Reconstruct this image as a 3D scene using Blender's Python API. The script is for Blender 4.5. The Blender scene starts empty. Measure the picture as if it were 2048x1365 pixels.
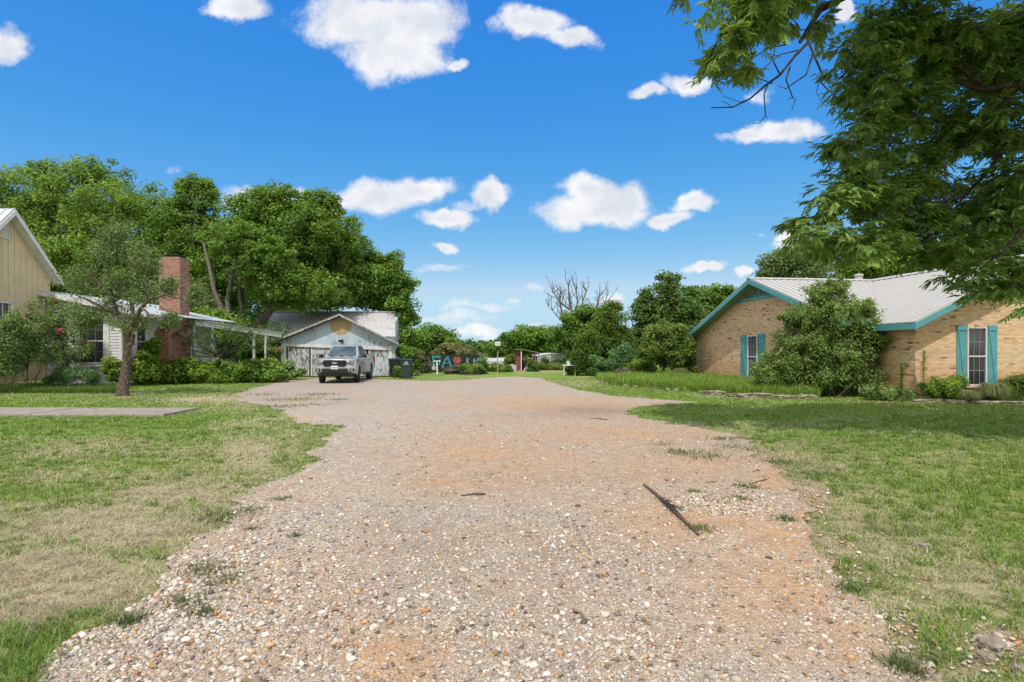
import bpy, math, random
import numpy as np
from mathutils import Vector, Matrix, geometry

random.seed(7)
RNG = np.random.default_rng(7)
F = 1100.0      # focal length of the photograph in its own pixels
HY = 700.0      # horizon row
CH = 1.55       # eye height
scene = bpy.context.scene
COL = scene.collection

def at(px, py, d):
    return Vector(((px-1024)/F*d, d, CH+(HY-py)/F*d))
def gp(px, py):
    d = F*CH/(py-HY)
    return ((px-1024)/F*d, d)

# ------------------------------------------------------------------ objects
def thing(name, label, cat, loc=(0, 0, 0), rz=0.0, group=None):
    o = bpy.data.objects.new(name, None)
    o.empty_display_size = 0.2
    COL.objects.link(o)
    o.location = loc
    o.rotation_euler = (0, 0, rz)
    return tag(o, label, cat, group)

def tag(o, label=None, cat=None, group=None, kind=None):
    if label: o['label'] = label
    if cat: o['category'] = cat
    if group: o['group'] = group
    if kind: o['kind'] = kind
    return o

def copy_thing(root, loc, rz, label, group=None, scale=None):
    r = root.copy(); COL.objects.link(r)
    r.location = loc; r.rotation_euler = (0, 0, rz); r['label'] = label
    if group: r['group'] = group
    if scale: r.scale = scale
    for ch in list(root.children):
        c = ch.copy(); COL.objects.link(c); c.parent = r
        for g in list(ch.children):
            d = g.copy(); COL.objects.link(d); d.parent = c
    return r

def link_mesh(name, me, parent=None):
    o = bpy.data.objects.new(name, me)
    COL.objects.link(o)
    if parent is not None: o.parent = parent
    return o

class MB:
    def __init__(s): s.v = []; s.f = []
    def add(s, vs, fs):
        n = len(s.v); s.v += [tuple(p) for p in vs]
        s.f += [tuple(i+n for i in f) for f in fs]; return s
    def box(s, x0, x1, y0, y1, z0, z1):
        return s.add([(x0,y0,z0),(x1,y0,z0),(x1,y1,z0),(x0,y1,z0),(x0,y0,z1),(x1,y0,z1),(x1,y1,z1),(x0,y1,z1)],
                     [(0,3,2,1),(4,5,6,7),(0,1,5,4),(1,2,6,5),(2,3,7,6),(3,0,4,7)])
    def hexa(s, b, t):
        return s.add(list(b)+list(t), [(0,3,2,1),(4,5,6,7),(0,1,5,4),(1,2,6,5),(2,3,7,6),(3,0,4,7)])
    def ob(s, B, r0, r1, n0, n1, z0, z1):
        O, R, N = B; O = Vector(O); R = Vector(R); N = Vector(N); U = Vector((0,0,1))
        p = lambda r, n, z: O+R*r+N*n+U*z
        return s.hexa([p(r0,n1,z0),p(r1,n1,z0),p(r1,n0,z0),p(r0,n0,z0)], [p(r0,n1,z1),p(r1,n1,z1),p(r1,n0,z1),p(r0,n0,z1)])
    def bar(s, p0, p1, w, h, up=(0,0,1)):
        p0 = Vector(p0); p1 = Vector(p1); d = (p1-p0).normalized()
        r = d.cross(Vector(up))
        if r.length < 1e-4: r = d.cross(Vector((1,0,0)))
        r.normalize(); u = r.cross(d)
        q = lambda p, a, b: p+r*a*w/2+u*b*h/2
        return s.hexa([q(p0,-1,-1),q(p0,1,-1),q(p1,1,-1),q(p1,-1,-1)], [q(p0,-1,1),q(p0,1,1),q(p1,1,1),q(p1,-1,1)])
    def ext(s, poly, vec):
        n = len(poly); vec = Vector(vec)
        a = [Vector(p) for p in poly]; b = [p+vec for p in a]
        return s.add(a+b, [tuple(range(n))[::-1], tuple(range(n, 2*n))]+[(i, (i+1) % n, (i+1) % n+n, i+n) for i in range(n)])
    def tube(s, pts, rad, n=8, cap=True):
        pts = [Vector(p) for p in pts]
        if not hasattr(rad, '__len__'): rad = [rad]*len(pts)
        ref = Vector((0.31, 0.87, 0.39)); vs = []; fs = []
        for i, p in enumerate(pts):
            d = (pts[min(i+1, len(pts)-1)]-pts[max(i-1, 0)])
            if d.length < 1e-9: d = Vector((0,0,1))
            d.normalize()
            a = d.cross(ref)
            if a.length < 1e-3: a = d.cross(Vector((1,0,0)))
            a.normalize(); b = d.cross(a)
            for k in range(n):
                t = 2*math.pi*k/n
                vs.append(p+(a*math.cos(t)+b*math.sin(t))*rad[i])
        for i in range(len(pts)-1):
            for k in range(n):
                k2 = (k+1) % n
                fs.append((i*n+k, i*n+k2, (i+1)*n+k2, (i+1)*n+k))
        if cap:
            fs.append(tuple(range(n))[::-1]); fs.append(tuple((len(pts)-1)*n+k for k in range(n)))
        return s.add(vs, fs)
    def lathe(s, prof, c=(0,0,0), n=16, axis='z'):
        vs = []; fs = []
        for r, h in prof:
            for k in range(n):
                t = 2*math.pi*k/n
                a, b = r*math.cos(t), r*math.sin(t)
                if axis == 'z': vs.append((c[0]+a, c[1]+b, c[2]+h))
                elif axis == 'x': vs.append((c[0]+h, c[1]+a, c[2]+b))
                else: vs.append((c[0]+a, c[1]+h, c[2]+b))
        m = len(prof)
        for i in range(m-1):
            for k in range(n):
                k2 = (k+1) % n
                fs.append((i*n+k, i*n+k2, (i+1)*n+k2, (i+1)*n+k))
        fs.append(tuple(range(n))[::-1]); fs.append(tuple((m-1)*n+k for k in range(n)))
        return s.add(vs, fs)
    def slab(s, pts, t):
        a = [Vector(p) for p in pts]
        nrm = geometry.normal(a[:4] if len(a) >= 4 else a)
        if nrm.z < 0: nrm = -nrm
        return s.ext(a, -nrm*t)
    def build(s, name, mat, parent=None, smooth=None, bevel=0.0):
        me = bpy.data.meshes.new(name)
        me.from_pydata(s.v, [], s.f); me.validate()
        bm_fix(me)
        box_uv(me)
        me.materials.append(mat)
        if smooth is not None:
            for p in me.polygons: p.use_smooth = True
            me.set_sharp_from_angle(angle=math.radians(smooth))
        o = link_mesh(name, me, parent)
        if bevel:
            m = o.modifiers.new('Bevel', 'BEVEL'); m.width = bevel; m.segments = 2; m.limit_method = 'ANGLE'; m.angle_limit = math.radians(40)
        return o

import bmesh
def bm_fix(me):
    bm = bmesh.new(); bm.from_mesh(me)
    bmesh.ops.recalc_face_normals(bm, faces=bm.faces); bm.to_mesh(me); bm.free()

def box_uv(me):
    uv = me.uv_layers.new(name='UVMap').data
    for p in me.polygons:
        n = p.normal
        if abs(n.z) > 0.75: ax = 2
        elif abs(n.x) > abs(n.y): ax = 0
        else: ax = 1
        for li in p.loop_indices:
            c = me.vertices[me.loops[li].vertex_index].co
            uv[li].uv = (c.y, c.z) if ax == 0 else ((c.x, c.z) if ax == 1 else (c.x, c.y))

def nmesh(name, V, Q, mat, col=None, parent=None, smooth=False):
    """big mesh from numpy arrays; Q is (n,k) faces of one size"""
    me = bpy.data.meshes.new(name)
    V = np.ascontiguousarray(V, dtype=np.float32); Q = np.ascontiguousarray(Q, dtype=np.int32)
    n, k = Q.shape
    me.vertices.add(len(V)); me.vertices.foreach_set('co', V.ravel())
    me.loops.add(n*k); me.loops.foreach_set('vertex_index', Q.ravel())
    me.polygons.add(n)
    me.polygons.foreach_set('loop_start', np.arange(0, n*k, k, dtype=np.int32))
    me.polygons.foreach_set('loop_total', np.full(n, k, dtype=np.int32))
    if smooth: me.polygons.foreach_set('use_smooth', np.ones(n, dtype=bool))
    me.update(calc_edges=True)
    if col is not None:
        a = me.color_attributes.new('col', 'FLOAT_COLOR', 'POINT')
        c = np.ones((len(V), 4), dtype=np.float32); c[:, :3] = col
        a.data.foreach_set('color', c.ravel())
    me.materials.append(mat)
    return link_mesh(name, me, parent)

# ------------------------------------------------------------------ 2-D value noise
_L = RNG.random((256, 256)).astype(np.float32)
def vnoise(x, y, s):
    x = np.asarray(x)*s+37.3; y = np.asarray(y)*s+91.7
    xi = np.floor(x).astype(int); yi = np.floor(y).astype(int)
    fx = x-xi; fy = y-yi; fx = fx*fx*(3-2*fx); fy = fy*fy*(3-2*fy)
    g = lambda a, b: _L[a % 256, b % 256]
    return (g(xi, yi)*(1-fx)+g(xi+1, yi)*fx)*(1-fy)+(g(xi, yi+1)*(1-fx)+g(xi+1, yi+1)*fx)*fy
def fbm(x, y, s, o=4):
    t = 0; a = 0.5; w = 0
    for i in range(o):
        t = t+a*vnoise(x, y, s*2**i); w += a; a *= 0.5
    return t/w
def sstep(a, b, x):
    t = np.clip((x-a)/(b-a), 0, 1); return t*t*(3-2*t)

# ------------------------------------------------------------------ materials
def nm(name):
    m = bpy.data.materials.new(name); m.use_nodes = True
    nt = m.node_tree; bs = nt.nodes['Principled BSDF']
    return m, nt, bs
def N(nt, t, **kw):
    n = nt.nodes.new(t)
    for k, v in kw.items():
        if k.startswith('i_'):
            n.inputs[k[2:].replace('_', ' ')].default_value = v
        else: setattr(n, k, v)
    return n
def L(nt, a, b): nt.links.new(a, b)
def ramp(nt, fac, stops, interp='LINEAR'):
    r = nt.nodes.new('ShaderNodeValToRGB'); r.color_ramp.interpolation = interp
    e = r.color_ramp.elements
    while len(e) > 1: e.remove(e[-1])
    e[0].position = stops[0][0]; e[0].color = (*stops[0][1], 1)
    for p, c in stops[1:]:
        k = e.new(p); k.color = (*c, 1)
    if fac is not None: L(nt, fac, r.inputs[0])
    return r
def coords(nt, kind='Object', scale=(1, 1, 1)):
    tc = nt.nodes.new('ShaderNodeTexCoord'); mp = nt.nodes.new('ShaderNodeMapping')
    mp.inputs['Scale'].default_value = scale
    L(nt, tc.outputs[kind], mp.inputs[0]); return mp.outputs[0]
def noise_tex(nt, vec, scale, detail=4, rough=0.55):
    n = N(nt, 'ShaderNodeTexNoise'); n.inputs['Scale'].default_value = scale
    n.inputs['Detail'].default_value = detail; n.inputs['Roughness'].default_value = rough
    if vec is not None: L(nt, vec, n.inputs['Vector'])
    return n
def mixc(nt, fac, a, b, mode='MIX'):
    m = nt.nodes.new('ShaderNodeMix'); m.data_type = 'RGBA'; m.blend_type = mode
    for s, v in ((m.inputs[0], fac), (m.inputs[6], a), (m.inputs[7], b)):
        if isinstance(v, (int, float)): s.default_value = v
        elif isinstance(v, tuple): s.default_value = (*v, 1) if len(v) == 3 else v
        else: L(nt, v, s)
    return m.outputs[2]
def bump(nt, bs, h, strength=0.3, dist=0.01):
    b = N(nt, 'ShaderNodeBump'); b.inputs['Strength'].default_value = strength; b.inputs['Distance'].default_value = dist
    L(nt, h, b.inputs['Height']); L(nt, b.outputs[0], bs.inputs['Normal'])

def m_plain(name, c, rough=0.6, var=0.15, scale=6.0, metallic=0.0, bmp=0.0, spec=0.5, c2=None):
    m, nt, bs = nm(name)
    v = coords(nt)
    n = noise_tex(nt, v, scale, 5, 0.6)
    dark = c2 if c2 else tuple(x*(1-var*2) for x in c)
    r = ramp(nt, n.outputs[0], [(0.3, dark), (0.65, tuple(min(1, x*(1+var*0.4)) for x in c))])
    L(nt, r.outputs[0], bs.inputs['Base Color'])
    bs.inputs['Roughness'].default_value = rough; bs.inputs['Metallic'].default_value = metallic
    bs.inputs['Specular IOR Level'].default_value = spec
    if bmp: bump(nt, bs, n.outputs[0], bmp, 0.01)
    return m

def m_glass(name, c=(0.015, 0.018, 0.022)):
    m, nt, bs = nm(name)
    n = noise_tex(nt, coords(nt), 1.5, 2)
    r = ramp(nt, n.outputs[0], [(0.35, c), (0.7, tuple(x*3 for x in c))])
    L(nt, r.outputs[0], bs.inputs['Base Color'])
    bs.inputs['Roughness'].default_value = 0.06
    bs.inputs['Specular IOR Level'].default_value = 0.6
    return m

def m_foliage(name, rough=0.5, trans=0.38):
    m, nt, bs = nm(name)
    a = N(nt, 'ShaderNodeVertexColor', layer_name='col')
    L(nt, a.outputs[0], bs.inputs['Base Color'])
    bs.inputs['Roughness'].default_value = rough; bs.inputs['Specular IOR Level'].default_value = 0.3
    tr = N(nt, 'ShaderNodeBsdfTranslucent')
    L(nt, mixc(nt, 0.35, a.outputs[0], (0.35, 0.42, 0.03)), tr.inputs[0])
    mx = N(nt, 'ShaderNodeMixShader'); mx.inputs[0].default_value = trans
    L(nt, bs.outputs[0], mx.inputs[1]); L(nt, tr.outputs[0], mx.inputs[2])
    L(nt, mx.outputs[0], nt.nodes['Material Output'].inputs[0])
    return m

def m_attr(name, rough=0.85, spec=0.25):
    m, nt, bs = nm(name)
    a = N(nt, 'ShaderNodeVertexColor', layer_name='col')
    n = noise_tex(nt, coords(nt), 90, 3)
    L(nt, mixc(nt, 0.35, a.outputs[0], n.outputs[0], 'OVERLAY'), bs.inputs['Base Color'])
    bs.inputs['Roughness'].default_value = rough; bs.inputs['Specular IOR Level'].default_value = spec
    return m

def m_bark(name, a=(0.10, 0.075, 0.055), b=(0.24, 0.20, 0.16), sc=9):
    m, nt, bs = nm(name)
    v = coords(nt, 'Object', (1, 1, 0.22))
    n = noise_tex(nt, v, sc, 8, 0.7)
    vo = N(nt, 'ShaderNodeTexVoronoi', feature='DISTANCE_TO_EDGE'); vo.inputs['Scale'].default_value = sc*2.2; L(nt, v, vo.inputs[0])
    f = mixc(nt, 0.5, n.outputs[0], ramp(nt, vo.outputs[0], [(0.0, (0.1,)*3), (0.3, (0.8,)*3)]).outputs[0])
    r = ramp(nt, f, [(0.3, tuple(x*0.45 for x in a)), (0.48, a), (0.72, b)])
    L(nt, r.outputs[0], bs.inputs['Base Color']); bs.inputs['Roughness'].default_value = 0.95
    bump(nt, bs, f, 0.9, 0.03)
    return m

def m_brick(name, c1, c2, mortar, stain=None, w=0.21, h=0.0667, spots=(0.12, 0.08, 0.06)):
    m, nt, bs = nm(name)
    tc = nt.nodes.new('ShaderNodeTexCoord')
    b = N(nt, 'ShaderNodeTexBrick'); L(nt, tc.outputs['UV'], b.inputs[0])
    b.inputs['Scale'].default_value = 1.0; b.inputs['Brick Width'].default_value = w; b.inputs['Row Height'].default_value = h
    b.inputs['Mortar Size'].default_value = 0.007; b.inputs['Mortar Smooth'].default_value = 0.15; b.inputs['Bias'].default_value = 0.0
    b.inputs['Color1'].default_value = (0, 0, 0, 1); b.inputs['Color2'].default_value = (1, 1, 1, 1); b.inputs['Mortar'].default_value = (0.5, 0.5, 0.5, 1)
    n = noise_tex(nt, tc.outputs['Object'], 1.3, 5); n2 = noise_tex(nt, tc.outputs['Object'], 40, 4, 0.7)
    col = ramp(nt, b.outputs['Color'], [(0.0, spots), (0.06, tuple(x*0.8 for x in c1)), (0.12, c1), (0.6, c2), (1.0, tuple(min(1, x*1.12) for x in c2))])
    col = mixc(nt, 0.35, col.outputs[0], n.outputs[0], 'OVERLAY')
    col = mixc(nt, 0.30, col, n2.outputs[0], 'OVERLAY')
    if stain:
        sx = N(nt, 'ShaderNodeSeparateXYZ'); L(nt, tc.outputs['Object'], sx.inputs[0])
        mr = N(nt, 'ShaderNodeMapRange'); L(nt, sx.outputs[2], mr.inputs[0])
        mr.inputs[1].default_value = 0.2; mr.inputs[2].default_value = 1.15; mr.inputs[3].default_value = 1.0; mr.inputs[4].default_value = 0.0
        ma = N(nt, 'ShaderNodeMath', operation='MULTIPLY'); L(nt, mr.outputs[0], ma.inputs[0]); L(nt, ramp(nt, n.outputs[0], [(0.35, (0.3,)*3), (0.6, (1,)*3)]).outputs[0], ma.inputs[1])
        col = mixc(nt, ma.outputs[0], col, mixc(nt, 0.75, col, stain))
    col = mixc(nt, b.outputs['Fac'], col, mortar)
    L(nt, col, bs.inputs['Base Color']); bs.inputs['Roughness'].default_value = 0.9
    inv = N(nt, 'ShaderNodeMath', operation='SUBTRACT'); inv.inputs[0].default_value = 1; L(nt, b.outputs['Fac'], inv.inputs[1])
    bump(nt, bs, mixc(nt, 0.15, inv.outputs[0], n2.outputs[0]), 0.6, 0.012)
    return m

def m_paint(name, paint, wood, amount=0.5, scale=(9, 9, 1.2), edge=0.03, rough=0.75):
    """old paint flaking off weathered wood: more wood showing for a larger amount"""
    m, nt, bs = nm(name)
    v = coords(nt, 'Object', scale)
    n = noise_tex(nt, v, 2.2, 8, 0.72); n2 = noise_tex(nt, coords(nt), 0.8, 3)
    s = N(nt, 'ShaderNodeMath', operation='ADD'); L(nt, n.outputs[0], s.inputs[0])
    q = N(nt, 'ShaderNodeMath', operation='MULTIPLY_ADD'); L(nt, n2.outputs[0], q.inputs[0]); q.inputs[1].default_value = 0.4; q.inputs[2].default_value = -0.2
    L(nt, q.outputs[0], s.inputs[1])
    t = 0.28+0.44*amount
    f = ramp(nt, s.outputs[0], [(t-edge, (0, 0, 0)), (t+edge, (1, 1, 1))])
    wn = noise_tex(nt, coords(nt, 'Object', (30, 30, 2)), 2, 5)
    wc = ramp(nt, wn.outputs[0], [(0.3, tuple(x*0.5 for x in wood)), (0.7, wood)])
    pn = ramp(nt, n2.outputs[0], [(0.3, tuple(x*0.82 for x in paint)), (0.7, paint)])
    L(nt, mixc(nt, f.outputs[0], wc.outputs[0], pn.outputs[0]), bs.inputs['Base Color'])
    bs.inputs['Roughness'].default_value = rough
    bump(nt, bs, f.outputs[0], 0.4, 0.004)
    return m

def m_metalroof(name, c, rust, rustamt=0.3, streak=(6, 0.6, 6), metallic=0.0, rough=0.5):
    m, nt, bs = nm(name)
    n = noise_tex(nt, coords(nt, 'Object', streak), 1.2, 7, 0.65); n2 = noise_tex(nt, coords(nt), 0.35, 4)
    s = mixc(nt, 0.5, n.outputs[0], n2.outputs[0])
    lo = 0.5-0.35*(1-rustamt)
    r = ramp(nt, s, [(max(0.02, lo-0.1), rust), (lo+0.06, tuple(0.5*(a+b) for a, b in zip(c, rust))), (lo+0.14, c), (0.9, tuple(min(0.9, x*1.15) for x in c))])
    L(nt, r.outputs[0], bs.inputs['Base Color']); bs.inputs['Roughness'].default_value = rough; bs.inputs['Metallic'].default_value = metallic
    return m

M = {}
M['tan_brick'] = m_brick('tan_brick', (0.55, 0.355, 0.205), (0.68, 0.46, 0.28), (0.47, 0.36, 0.24), stain=(0.42, 0.15, 0.045), spots=(0.15, 0.09, 0.06))
M['soldier_brick'] = m_brick('soldier_brick', (0.52, 0.34, 0.18), (0.66, 0.45, 0.26), (0.36, 0.29, 0.22), w=0.075, h=0.21)
M['red_brick'] = m_brick('red_brick', (0.21, 0.09, 0.06), (0.31, 0.145, 0.10), (0.32, 0.24, 0.19), w=0.21, h=0.072)
M['teal'] = m_plain('teal_paint', (0.09, 0.33, 0.37), 0.55, 0.10, 3, bmp=0.05)
M['teal_dark'] = m_plain('teal_louvre', (0.05, 0.20, 0.20), 0.6, 0.12, 5)
M['soffit_green'] = m_plain('soffit_green', (0.20, 0.33, 0.22), 0.7, 0.08, 3)
M['white_roof'] = m_metalroof('white_roof', (0.44, 0.425, 0.40), (0.33, 0.31, 0.28), 0.25)
M['galv'] = m_metalroof('galvanised', (0.46, 0.46, 0.47), (0.15, 0.125, 0.115), 0.45, streak=(5, 0.5, 5), rough=0.75)
M['galv_light'] = m_metalroof('galvanised_light', (0.46, 0.50, 0.55), (0.28, 0.28, 0.29), 0.3, streak=(5, 0.7, 5), rough=0.45)
M['muntin'] = m_plain('muntin_grey', (0.30, 0.30, 0.30), 0.6, 0.1, 8)
M['white'] = m_plain('white_trim', (0.68, 0.68, 0.66), 0.6, 0.10, 5, bmp=0.05)
M['old_white'] = m_paint('old_white_paint', (0.66, 0.66, 0.64), (0.32, 0.27, 0.22), 0.22)
M['worn_trim'] = m_paint('worn_trim', (0.50, 0.48, 0.44), (0.25, 0.20, 0.15), 0.5, scale=(3, 3, 3))
M['siding'] = m_paint('lap_siding', (0.64, 0.65, 0.66), (0.40, 0.38, 0.36), 0.10, scale=(1.5, 1.5, 9))
M['cream'] = m_plain('cream_boards', (0.62, 0.52, 0.34), 0.7, 0.06, 2, bmp=0.04)
M['blue_peel'] = m_paint('blue_peeling_paint', (0.47, 0.57, 0.66), (0.22, 0.22, 0.22), 0.30, scale=(7, 7, 1.3))
M['door_peel'] = m_paint('door_peeling_paint', (0.50, 0.54, 0.60), (0.20, 0.195, 0.19), 0.48, scale=(6, 6, 1.8))
M['mustard'] = m_paint('mustard_paint', (0.42, 0.32, 0.16), (0.27, 0.23, 0.17), 0.3, scale=(7, 7, 1.3))
M['rust'] = m_plain('rusty_red', (0.22, 0.06, 0.03), 0.8, 0.3, 12)
M['dark_wood'] = m_plain('dark_wood', (0.06, 0.05, 0.045), 0.8, 0.3, 8)
M['grey_wood'] = m_plain('grey_wood', (0.26, 0.22, 0.18), 0.85, 0.25, 14, bmp=0.3)
M['glass'] = m_glass('window_glass')
M['curtain_glass'] = m_glass('curtained_glass', (0.05, 0.055, 0.065))
M['black'] = m_plain('black_plastic', (0.014, 0.014, 0.015), 0.45, 0.2, 10)
M['black_paint'] = m_plain('black_board', (0.018, 0.018, 0.022), 0.7, 0.3, 6, bmp=0.05)
M['rubber'] = m_plain('tyre_rubber', (0.02, 0.02, 0.02), 0.85, 0.3, 15)
M['alloy'] = m_plain('alloy', (0.35, 0.35, 0.36), 0.35, 0.1, 10, metallic=0.7)
M['bin'] = m_plain('bin_plastic', (0.02, 0.04, 0.042), 0.5, 0.15, 5)
M['bin_dark'] = m_plain('bin_plastic_black', (0.012, 0.016, 0.014), 0.5, 0.15, 5)
M['mark_white'] = m_plain('white_mark', (0.75, 0.75, 0.75), 0.6, 0.05, 20)
M['mark_teal'] = m_plain('teal_mark', (0.03, 0.36, 0.36), 0.7, 0.35, 8)
M['mark_blue'] = m_plain('blue_mark', (0.03, 0.27, 0.38), 0.7, 0.35, 8)
M['mark_red'] = m_plain('red_mark', (0.36, 0.09, 0.08), 0.7, 0.35, 9)
M['mark_grey'] = m_plain('grey_mark', (0.48, 0.52, 0.56), 0.7, 0.25, 9)
M['concrete'] = m_plain('concrete', (0.31, 0.265, 0.22), 0.9, 0.2, 7, bmp=0.25)
M['limestone'] = m_plain('limestone', (0.33, 0.29, 0.23), 0.95, 0.28, 9, bmp=0.8, c2=(0.13, 0.10, 0.07))
M['terracotta'] = m_plain('edging', (0.17, 0.12, 0.085), 0.9, 0.3, 9, bmp=0.4)
M['bark'] = m_bark('bark'); M['bark_grey'] = m_bark('bark_grey', (0.13, 0.11, 0.09), (0.30, 0.26, 0.22))
M['bark_dark'] = m_bark('bark_dark', (0.05, 0.04, 0.032), (0.11, 0.09, 0.075))
M['dead_wood'] = m_bark('dead_wood', (0.22, 0.20, 0.18), (0.42, 0.39, 0.36))
M['stick'] = m_bark('stick_wood', (0.15, 0.10, 0.07), (0.30, 0.22, 0.15), 25)
M['pole'] = m_plain('pole_wood', (0.40, 0.30, 0.18), 0.8, 0.2, 8)
M['red_shed'] = m_plain('red_shed', (0.26, 0.06, 0.05), 0.8, 0.25, 6)
M['leaf'] = m_foliage('leaves'); M['leaf_dull'] = m_foliage('leaves_dull', 0.7, 0.22)
M['blade'] = m_foliage('grass_blades', 0.6, 0.30)
M['stone'] = m_attr('pebble_stone')
M['poly'] = m_plain('tunnel_film', (0.42, 0.48, 0.50), 0.4, 0.12, 3)
M['pale_tank'] = m_plain('pale_tank', (0.6, 0.6, 0.6), 0.5, 0.08, 4)
M['ceramic'] = m_plain('white_ceramic', (0.75, 0.74, 0.72), 0.25, 0.05, 4)
M['green_pot'] = m_plain('green_pot', (0.02, 0.22, 0.17), 0.4, 0.1, 5)

def m_window_blue():
    m, nt, bs = nm('silver_paint')
    n = noise_tex(nt, coords(nt), 300, 2)
    r = ramp(nt, n.outputs[0], [(0.3, (0.40, 0.41, 0.42)), (0.7, (0.49, 0.50, 0.51))])
    L(nt, r.outputs[0], bs.inputs['Base Color'])
    bs.inputs['Metallic'].default_value = 0.45; bs.inputs['Roughness'].default_value = 0.32
    bs.inputs['Coat Weight'].default_value = 0.6; bs.inputs['Coat Roughness'].default_value = 0.05
    return m
M['silver'] = m_window_blue()
M['car_glass'] = m_glass('car_glass', (0.03, 0.045, 0.055))
M['lamp_glass'] = m_plain('lamp_glass', (0.20, 0.21, 0.23), 0.15, 0.3, 14)
M['tail_red'] = m_plain('tail_red', (0.30, 0.01, 0.01), 0.3, 0.1, 5)
M['badge_blue'] = m_plain('badge_blue', (0.05, 0.12, 0.28), 0.3, 0.1, 5)
M['chrome'] = m_plain('chrome', (0.55, 0.55, 0.56), 0.2, 0.05, 5, metallic=0.8)
# ================================================================== GROUND
def px_of(x, y):
    return 1024+F*x/y, HY+F*CH/y
def blobs(x, y, bl):
    """soft patches; each is given by where its centre and extent lie on the ground"""
    t = np.zeros_like(x)
    P, Q = px_of(x, y)
    for cx, cy, rx, ry, w in bl:
        t = np.maximum(t, w*np.exp(-(((P-cx)/rx)**2+((Q-cy)/ry)**2)))
    return t
DRY = [(230,1050,230,48,1.35), (90,1160,190,62,1.45), (40,1230,120,40,.8), (500,900,60,45,.7), (330,990,160,30,.9), (560,850,90,20,.4), (420,800,130,12,.7),
       (1500,935,110,40,.8), (1560,1000,110,55,.9), (1700,1080,150,50,.75), (1900,1200,160,60,.7), (1780,1220,110,80,.7), (1990,1290,90,50,.9),
       (200,900,160,25,.4), (120,950,120,20,.35), (1660,930,140,22,.45), (1850,950,120,18,.35), (1350,870,130,20,.8), (1180,765,80,8,.3), (900,763,120,6,.5)]
BARE = [(1480,940,90,40,.8), (1560,1010,90,60,.75), (1990,1300,70,35,.9), (1680,1130,70,60,.4), (1380,880,110,25,.8), (1760,1270,90,60,.55), (500,805,90,14,.35), (1090,742,60,3,1.0), (1130,765,60,5,.4)]
BRIGHT = [(1850,1230,140,80,.9), (1500,760,260,16,.8), (1700,830,300,30,.3), (1900,1000,160,60,.5), (120,1010,120,30,.5), (60,1250,90,60,.5)]

def lawn_cols(x, y):
    n = fbm(x, y, 0.9, 4); n2 = fbm(x, y, 5.0, 3)
    dry = np.clip(blobs(x, y, DRY)*(0.5+1.05*fbm(x+9, y, 2.6, 4))+0.36*sstep(.50, .74, n)+0.16*sstep(.5, .8, n2), 0, 1)
    bare = np.clip(blobs(x, y, BARE)*(0.3+1.6*n2)+.35*sstep(.62, .78, fbm(x+70, y, 3.1, 3))*(x > 0), 0, 1)
    br = np.clip(blobs(x, y, BRIGHT)+0.35*sstep(.5, .8, fbm(x+50, y+3, .5, 3)), 0, 1)
    return dry, bare, br
SOIL = np.array([.36, .26, .175]); THATCH = np.array([.42, .36, .24]); GREEN = np.array([.145, .235, .036]); GBR = np.array([.205, .315, .04])
def mix3(a, b, t): return a*(1-t[:, None])+b*t[:, None]

m, nt, bs = nm('lawn_ground')
a = N(nt, 'ShaderNodeVertexColor', layer_name='col')
v = coords(nt); n1 = noise_tex(nt, v, 14, 8, 0.7); n2 = noise_tex(nt, v, 70, 5, 0.7)
c = mixc(nt, 0.75, a.outputs[0], n1.outputs[0], 'OVERLAY'); c = mixc(nt, 0.55, c, n2.outputs[0], 'OVERLAY')
L(nt, c, bs.inputs['Base Color']); bs.inputs['Roughness'].default_value = 1; bs.inputs['Specular IOR Level'].default_value = 0.1
bump(nt, bs, mixc(nt, 0.5, n1.outputs[0], n2.outputs[0]), 0.8, 0.04)
M['ground'] = m

def grid_mesh(name, xs, ys, z, mat, colf):
    X, Y = np.meshgrid(xs, ys); X = X.ravel(); Y = Y.ravel()
    nx, ny = len(xs), len(ys)
    Z = z(X, Y) if callable(z) else np.full_like(X, z)
    i = np.arange(nx-1)[None, :]+nx*np.arange(ny-1)[:, None]; i = i.ravel()
    Q = np.stack([i, i+1, i+1+nx, i+nx], 1)
    return nmesh(name, np.stack([X, Y, Z], 1), Q, mat, colf(X, Y), smooth=True)
xs = np.unique(np.concatenate([[-3000, -1200, -500, -200, -120, -80], np.arange(-60, 60.1, .5), np.arange(-14, 14.1, 0.16), [80, 120, 200, 500, 1200, 3000]]))
ys = np.unique(np.concatenate([[-600, -200, -60, -20, -8, -2, 0.5], np.arange(1.6, 16, .14), np.arange(16, 60, .4), [70, 90, 140, 250, 500, 1200, 3500]]))
def gcol(X, Y):
    Ys = np.maximum(Y, 1.6)
    dry, bare, br = lawn_cols(X, Ys)
    g = mix3(np.tile(GREEN*1.0, (len(X), 1)), GBR, br)
    g = mix3(g, THATCH, dry*.85); g = mix3(g, SOIL, np.clip(bare+0.30*(Ys < 10), 0, 1))
    return g
ground = grid_mesh('ground', xs, ys, -0.006, M['ground'], gcol)
tag(ground, 'mown green lawn ground with dry thatch and bare soil patches', 'ground', kind='structure')

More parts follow.
